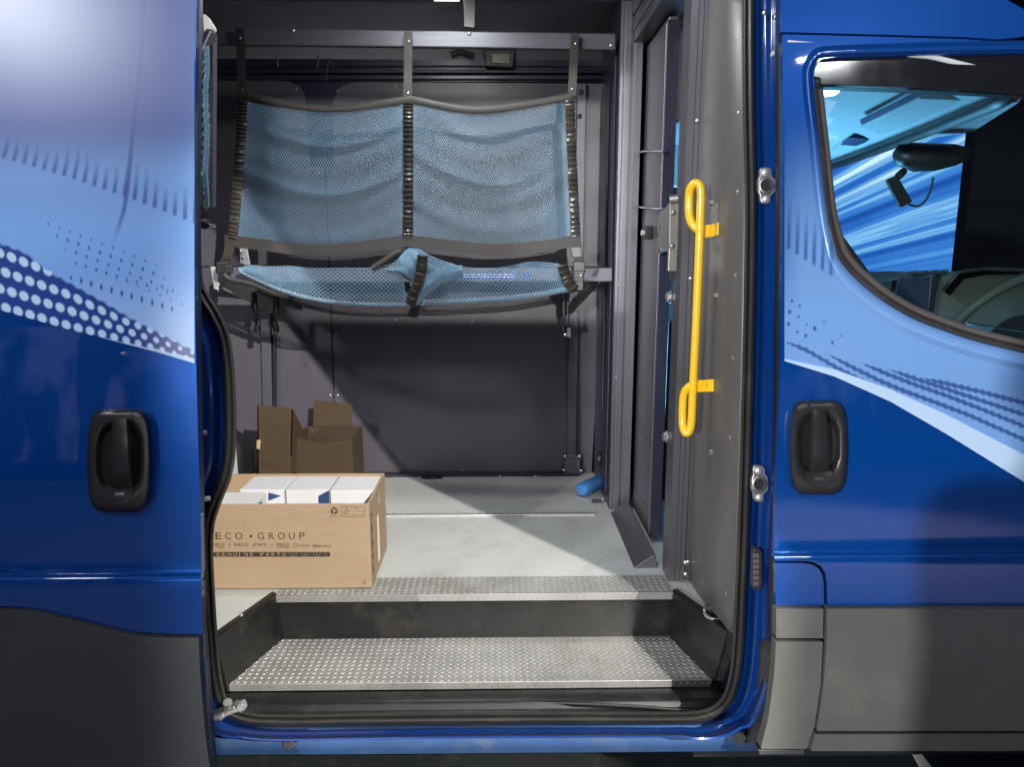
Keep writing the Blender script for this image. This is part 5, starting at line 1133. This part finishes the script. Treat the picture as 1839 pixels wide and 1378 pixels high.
# dark bag
bm = bmesh.new(); bmesh.ops.create_uvsphere(bm, u_segments=28, v_segments=18, radius=1)
c_ = at(392, 870, 2.9)
for v in bm.verts:
    k = 1+.10*math.sin(5*v.co.x+3*v.co.z)+.06*math.sin(9*v.co.y+7*v.co.x); v.co = Vector((c_.x+v.co.x*.155*k, c_.y+v.co.y*.13*k, FZ+.13+max(-.128, v.co.z*.20*k)))
me = bpy.data.meshes.new('bag'); bm.to_mesh(me); bm.free(); tag(link('bag', me, 'bag', None, angle=80), 'slumped black bag on the cargo floor beside the upright carton panel', 'bag')
# blue foam roll and a small bracket
a, b = A(1046, 893), A(1080, 877); a.z = b.z = FZ+.032; d = (b-a).normalized()
m_ = MB(); n = 26; s_ = d.cross(Vector((0, 0, 1)))
sec = [(math.cos(t)*(.031+.002*math.sin(3*t)), math.sin(t)*(.030+.002*math.cos(2*t))) for t in np.linspace(0, 2*PI, n, endpoint=False)]
m_.loft([[p+s_*x*k+Vector((0, 0, y*k)) for x, y in sec] for p, k in ((a-d*.012, .2), (a-d*.012, .75), (a, .98), (a.lerp(b, .3), 1.02), (a.lerp(b, .6), .97), (b, 1), (b+d*.02, .8), (b+d*.02, .2))], True, True)
tag(m_.obj('foam_roll', 'foam', None, angle=60), 'blue foam roll lying on the cargo floor by the bulkhead', 'foam roll')
m_ = MB(); c_ = A(1072, 903); m_.box(c_+Vector((-.025, -.02, .0005)), c_+Vector((.02, .03, .004))); m_.box(c_+Vector((-.025, -.02, .0045)), c_+Vector((-.021, .03, .03))); m_.box(c_+Vector((.018, .0, .0045)), c_+Vector((.03, .02, .022))); tag(m_.obj('angle_bracket', 'steel', None, bevel=.002), 'small loose grey metal bracket on the floor under the blue roll', 'bracket')
m_ = MB(); c_ = A(776, 859); m_.tube([c_+Vector((.03*math.cos(a), .02*math.sin(a), .008)) for a in np.linspace(0, 2*PI, 18)], .005, 8); m_.box(c_+Vector((-.045, -.012, .0)), c_+Vector((.045, .012, .005))); m_.obj('lashing_ring', 'blackp', van)
m_ = MB(); p = Vector((XB-.005, 3.0, .78)); m_.tube([p+Vector((0, .02*math.cos(a), .028*math.sin(a))) for a in np.linspace(0, 2*PI, 16)], .005, 8); m_.obj('lashing_ring', 'blackp', van)

# ---- glowing panels added unseen behind the camera; the glossy paint mirrors them faintly ----
dsm = bpy.data.materials.new('reflection_panel_glow'); dsm.use_nodes = True; N = dsm.node_tree.nodes; L = dsm.node_tree.links; N.clear()
o_ = N.new('ShaderNodeOutputMaterial'); em2 = N.new('ShaderNodeEmission'); tc = N.new('ShaderNodeTexCoord'); mp = N.new('ShaderNodeMapping'); mp.inputs['Scale'].default_value = (1.1, 1, .45); L.new(tc.outputs['Object'], mp.inputs[0])
ns = N.new('ShaderNodeTexNoise'); ns.inputs['Scale'].default_value = 1.6; ns.inputs['Detail'].default_value = 2; L.new(mp.outputs[0], ns.inputs[0])
cr = N.new('ShaderNodeValToRGB'); e = cr.color_ramp.elements; e[0].position = .44; e[0].color = (.01, .01, .03, 1); e[1].position = .62; e[1].color = (.62, .60, 1, 1); L.new(ns.outputs[0], cr.inputs[0]); L.new(cr.outputs[0], em2.inputs[0]); em2.inputs[1].default_value = .55; L.new(em2.outputs[0], o_.inputs[0])
for x0, x1, z0, z1 in ((-10.5, -6.8, .4, 3.4), (-6.3, -3.9, .4, 2.9), (3.6, 6.2, .9, 3.0)):
    m_ = MB(); m_.box((x0, -9.1, z0), (x1, -9.0, z1)); d_ = link('reflection_panel', m_.mesh('reflection_panel'), dsm, None, smooth=False); d_['kind'] = 'structure'
# ---- visitor standing beside the camera: throws the long shadow on the cab door ---
def person(x, y, rz):
    t = thing('person', 'person in dark jacket and trousers holding up a phone in front of the van', 'person', (x, y, 0)); t.rotation_euler = (0, 0, rz)
    J = {'pel': (0, 0, .95), 'ab': (0, .01, 1.12), 'ch': (0, .02, 1.33), 'nk': (0, .03, 1.49), 'hd0': (0, .05, 1.56), 'hd1': (0, .06, 1.64), 'hd2': (0, .05, 1.72)}
    R = {'pel': (.17, .12), 'ab': (.155, .115), 'ch': (.185, .125), 'nk': (.058, .058), 'hd0': (.062, .075), 'hd1': (.078, .098), 'hd2': (.06, .075)}
    E = [('pel', 'ab'), ('ab', 'ch'), ('ch', 'nk'), ('nk', 'hd0'), ('hd0', 'hd1'), ('hd1', 'hd2')]
    for k, s_ in (('l', -1), ('r', 1)):
        J.update({k+'hip': (s_*.10, 0, .88), k+'kn': (s_*.12, .02, .49), k+'an': (s_*.13, -.01, .09), k+'to': (s_*.15, .14, .04), k+'sh': (s_*.20, .02, 1.42), k+'el': (s_*.27, .10, 1.16), k+'wr': (s_*.14, .34, 1.36), k+'pa': (s_*.10, .40, 1.42)})
        R.update({k+'hip': (.095, .10), k+'kn': (.062, .066), k+'an': (.045, .05), k+'to': (.045, .035), k+'sh': (.072, .072), k+'el': (.050, .050), k+'wr': (.032, .032), k+'pa': (.040, .020)})
        E += [('pel', k+'hip'), (k+'hip', k+'kn'), (k+'kn', k+'an'), (k+'an', k+'to'), ('ch', k+'sh'), (k+'sh', k+'el'), (k+'el', k+'wr'), (k+'wr', k+'pa')]
        for q in range(4):
            a, b = '%sf%d' % (k, q), '%sg%d' % (k, q); J[a] = (s_*(.10-.018*q+.02), .45, 1.47-.004*q); J[b] = (s_*(.085-.018*q+.02), .47, 1.505-.006*q*q)
            R[a] = (.010, .010); R[b] = (.008, .008); E += [(k+'pa', a), (a, b)]
        J[k+'th'] = (s_*.05, .41, 1.45); R[k+'th'] = (.011, .011); E.append((k+'pa', k+'th'))
    ks = list(J); me = bpy.data.meshes.new('body'); me.from_pydata([J[k] for k in ks], [(ks.index(a), ks.index(b)) for a, b in E], [])
    o = bpy.data.objects.new('body', me); COL.objects.link(o); o.parent = t; me.materials.append(M['bag'])
    sk = o.modifiers.new('skin', 'SKIN'); sk.use_smooth_shade = True
    for i, k in enumerate(ks): me.skin_vertices[0].data[i].radius = R[k]
    me.skin_vertices[0].data[0].use_root = True
    su = o.modifiers.new('sub', 'SUBSURF'); su.levels = su.render_levels = 2
    h = MB(); rows = []
    for q in range(7):
        a = q/6*PI*.62; rows.append([Vector((math.sin(a)*.088*math.cos(b), .045+math.sin(a)*.108*math.sin(b), 1.66+math.cos(a)*.115)) for b in np.linspace(0, 2*PI, 18, endpoint=False)])
    h.loft(rows, True); h.obj('hair', 'dark', t)
    p = MB(); p.box((-.075, .43, 1.44), (.075, .438, 1.52)); tag(p.obj('phone', 'glossb', None, bevel=.004), 'dark phone held up in both hands by the visitor', 'phone').matrix_world = Matrix.Translation((x, y, 0)) @ Matrix.Rotation(rz, 4, 'Z')
person(-.35, -.60, -1.6)

# ---- set every thing's Empty down at the thing's base --------------------------
for o in list(S.objects):
    if o.type == 'EMPTY' and o.parent is None and o.location.length < 1e-6:
        P = [Vector(v.co) for c in o.children_recursive if c.type == 'MESH' and c.parent == o for v in c.data.vertices]
        if not P: continue
        base = Vector((sum(p.x for p in P)/len(P), sum(p.y for p in P)/len(P), min(p.z for p in P)))
        o.location = base
        for c in o.children: c.matrix_parent_inverse = Matrix.Translation(-base)
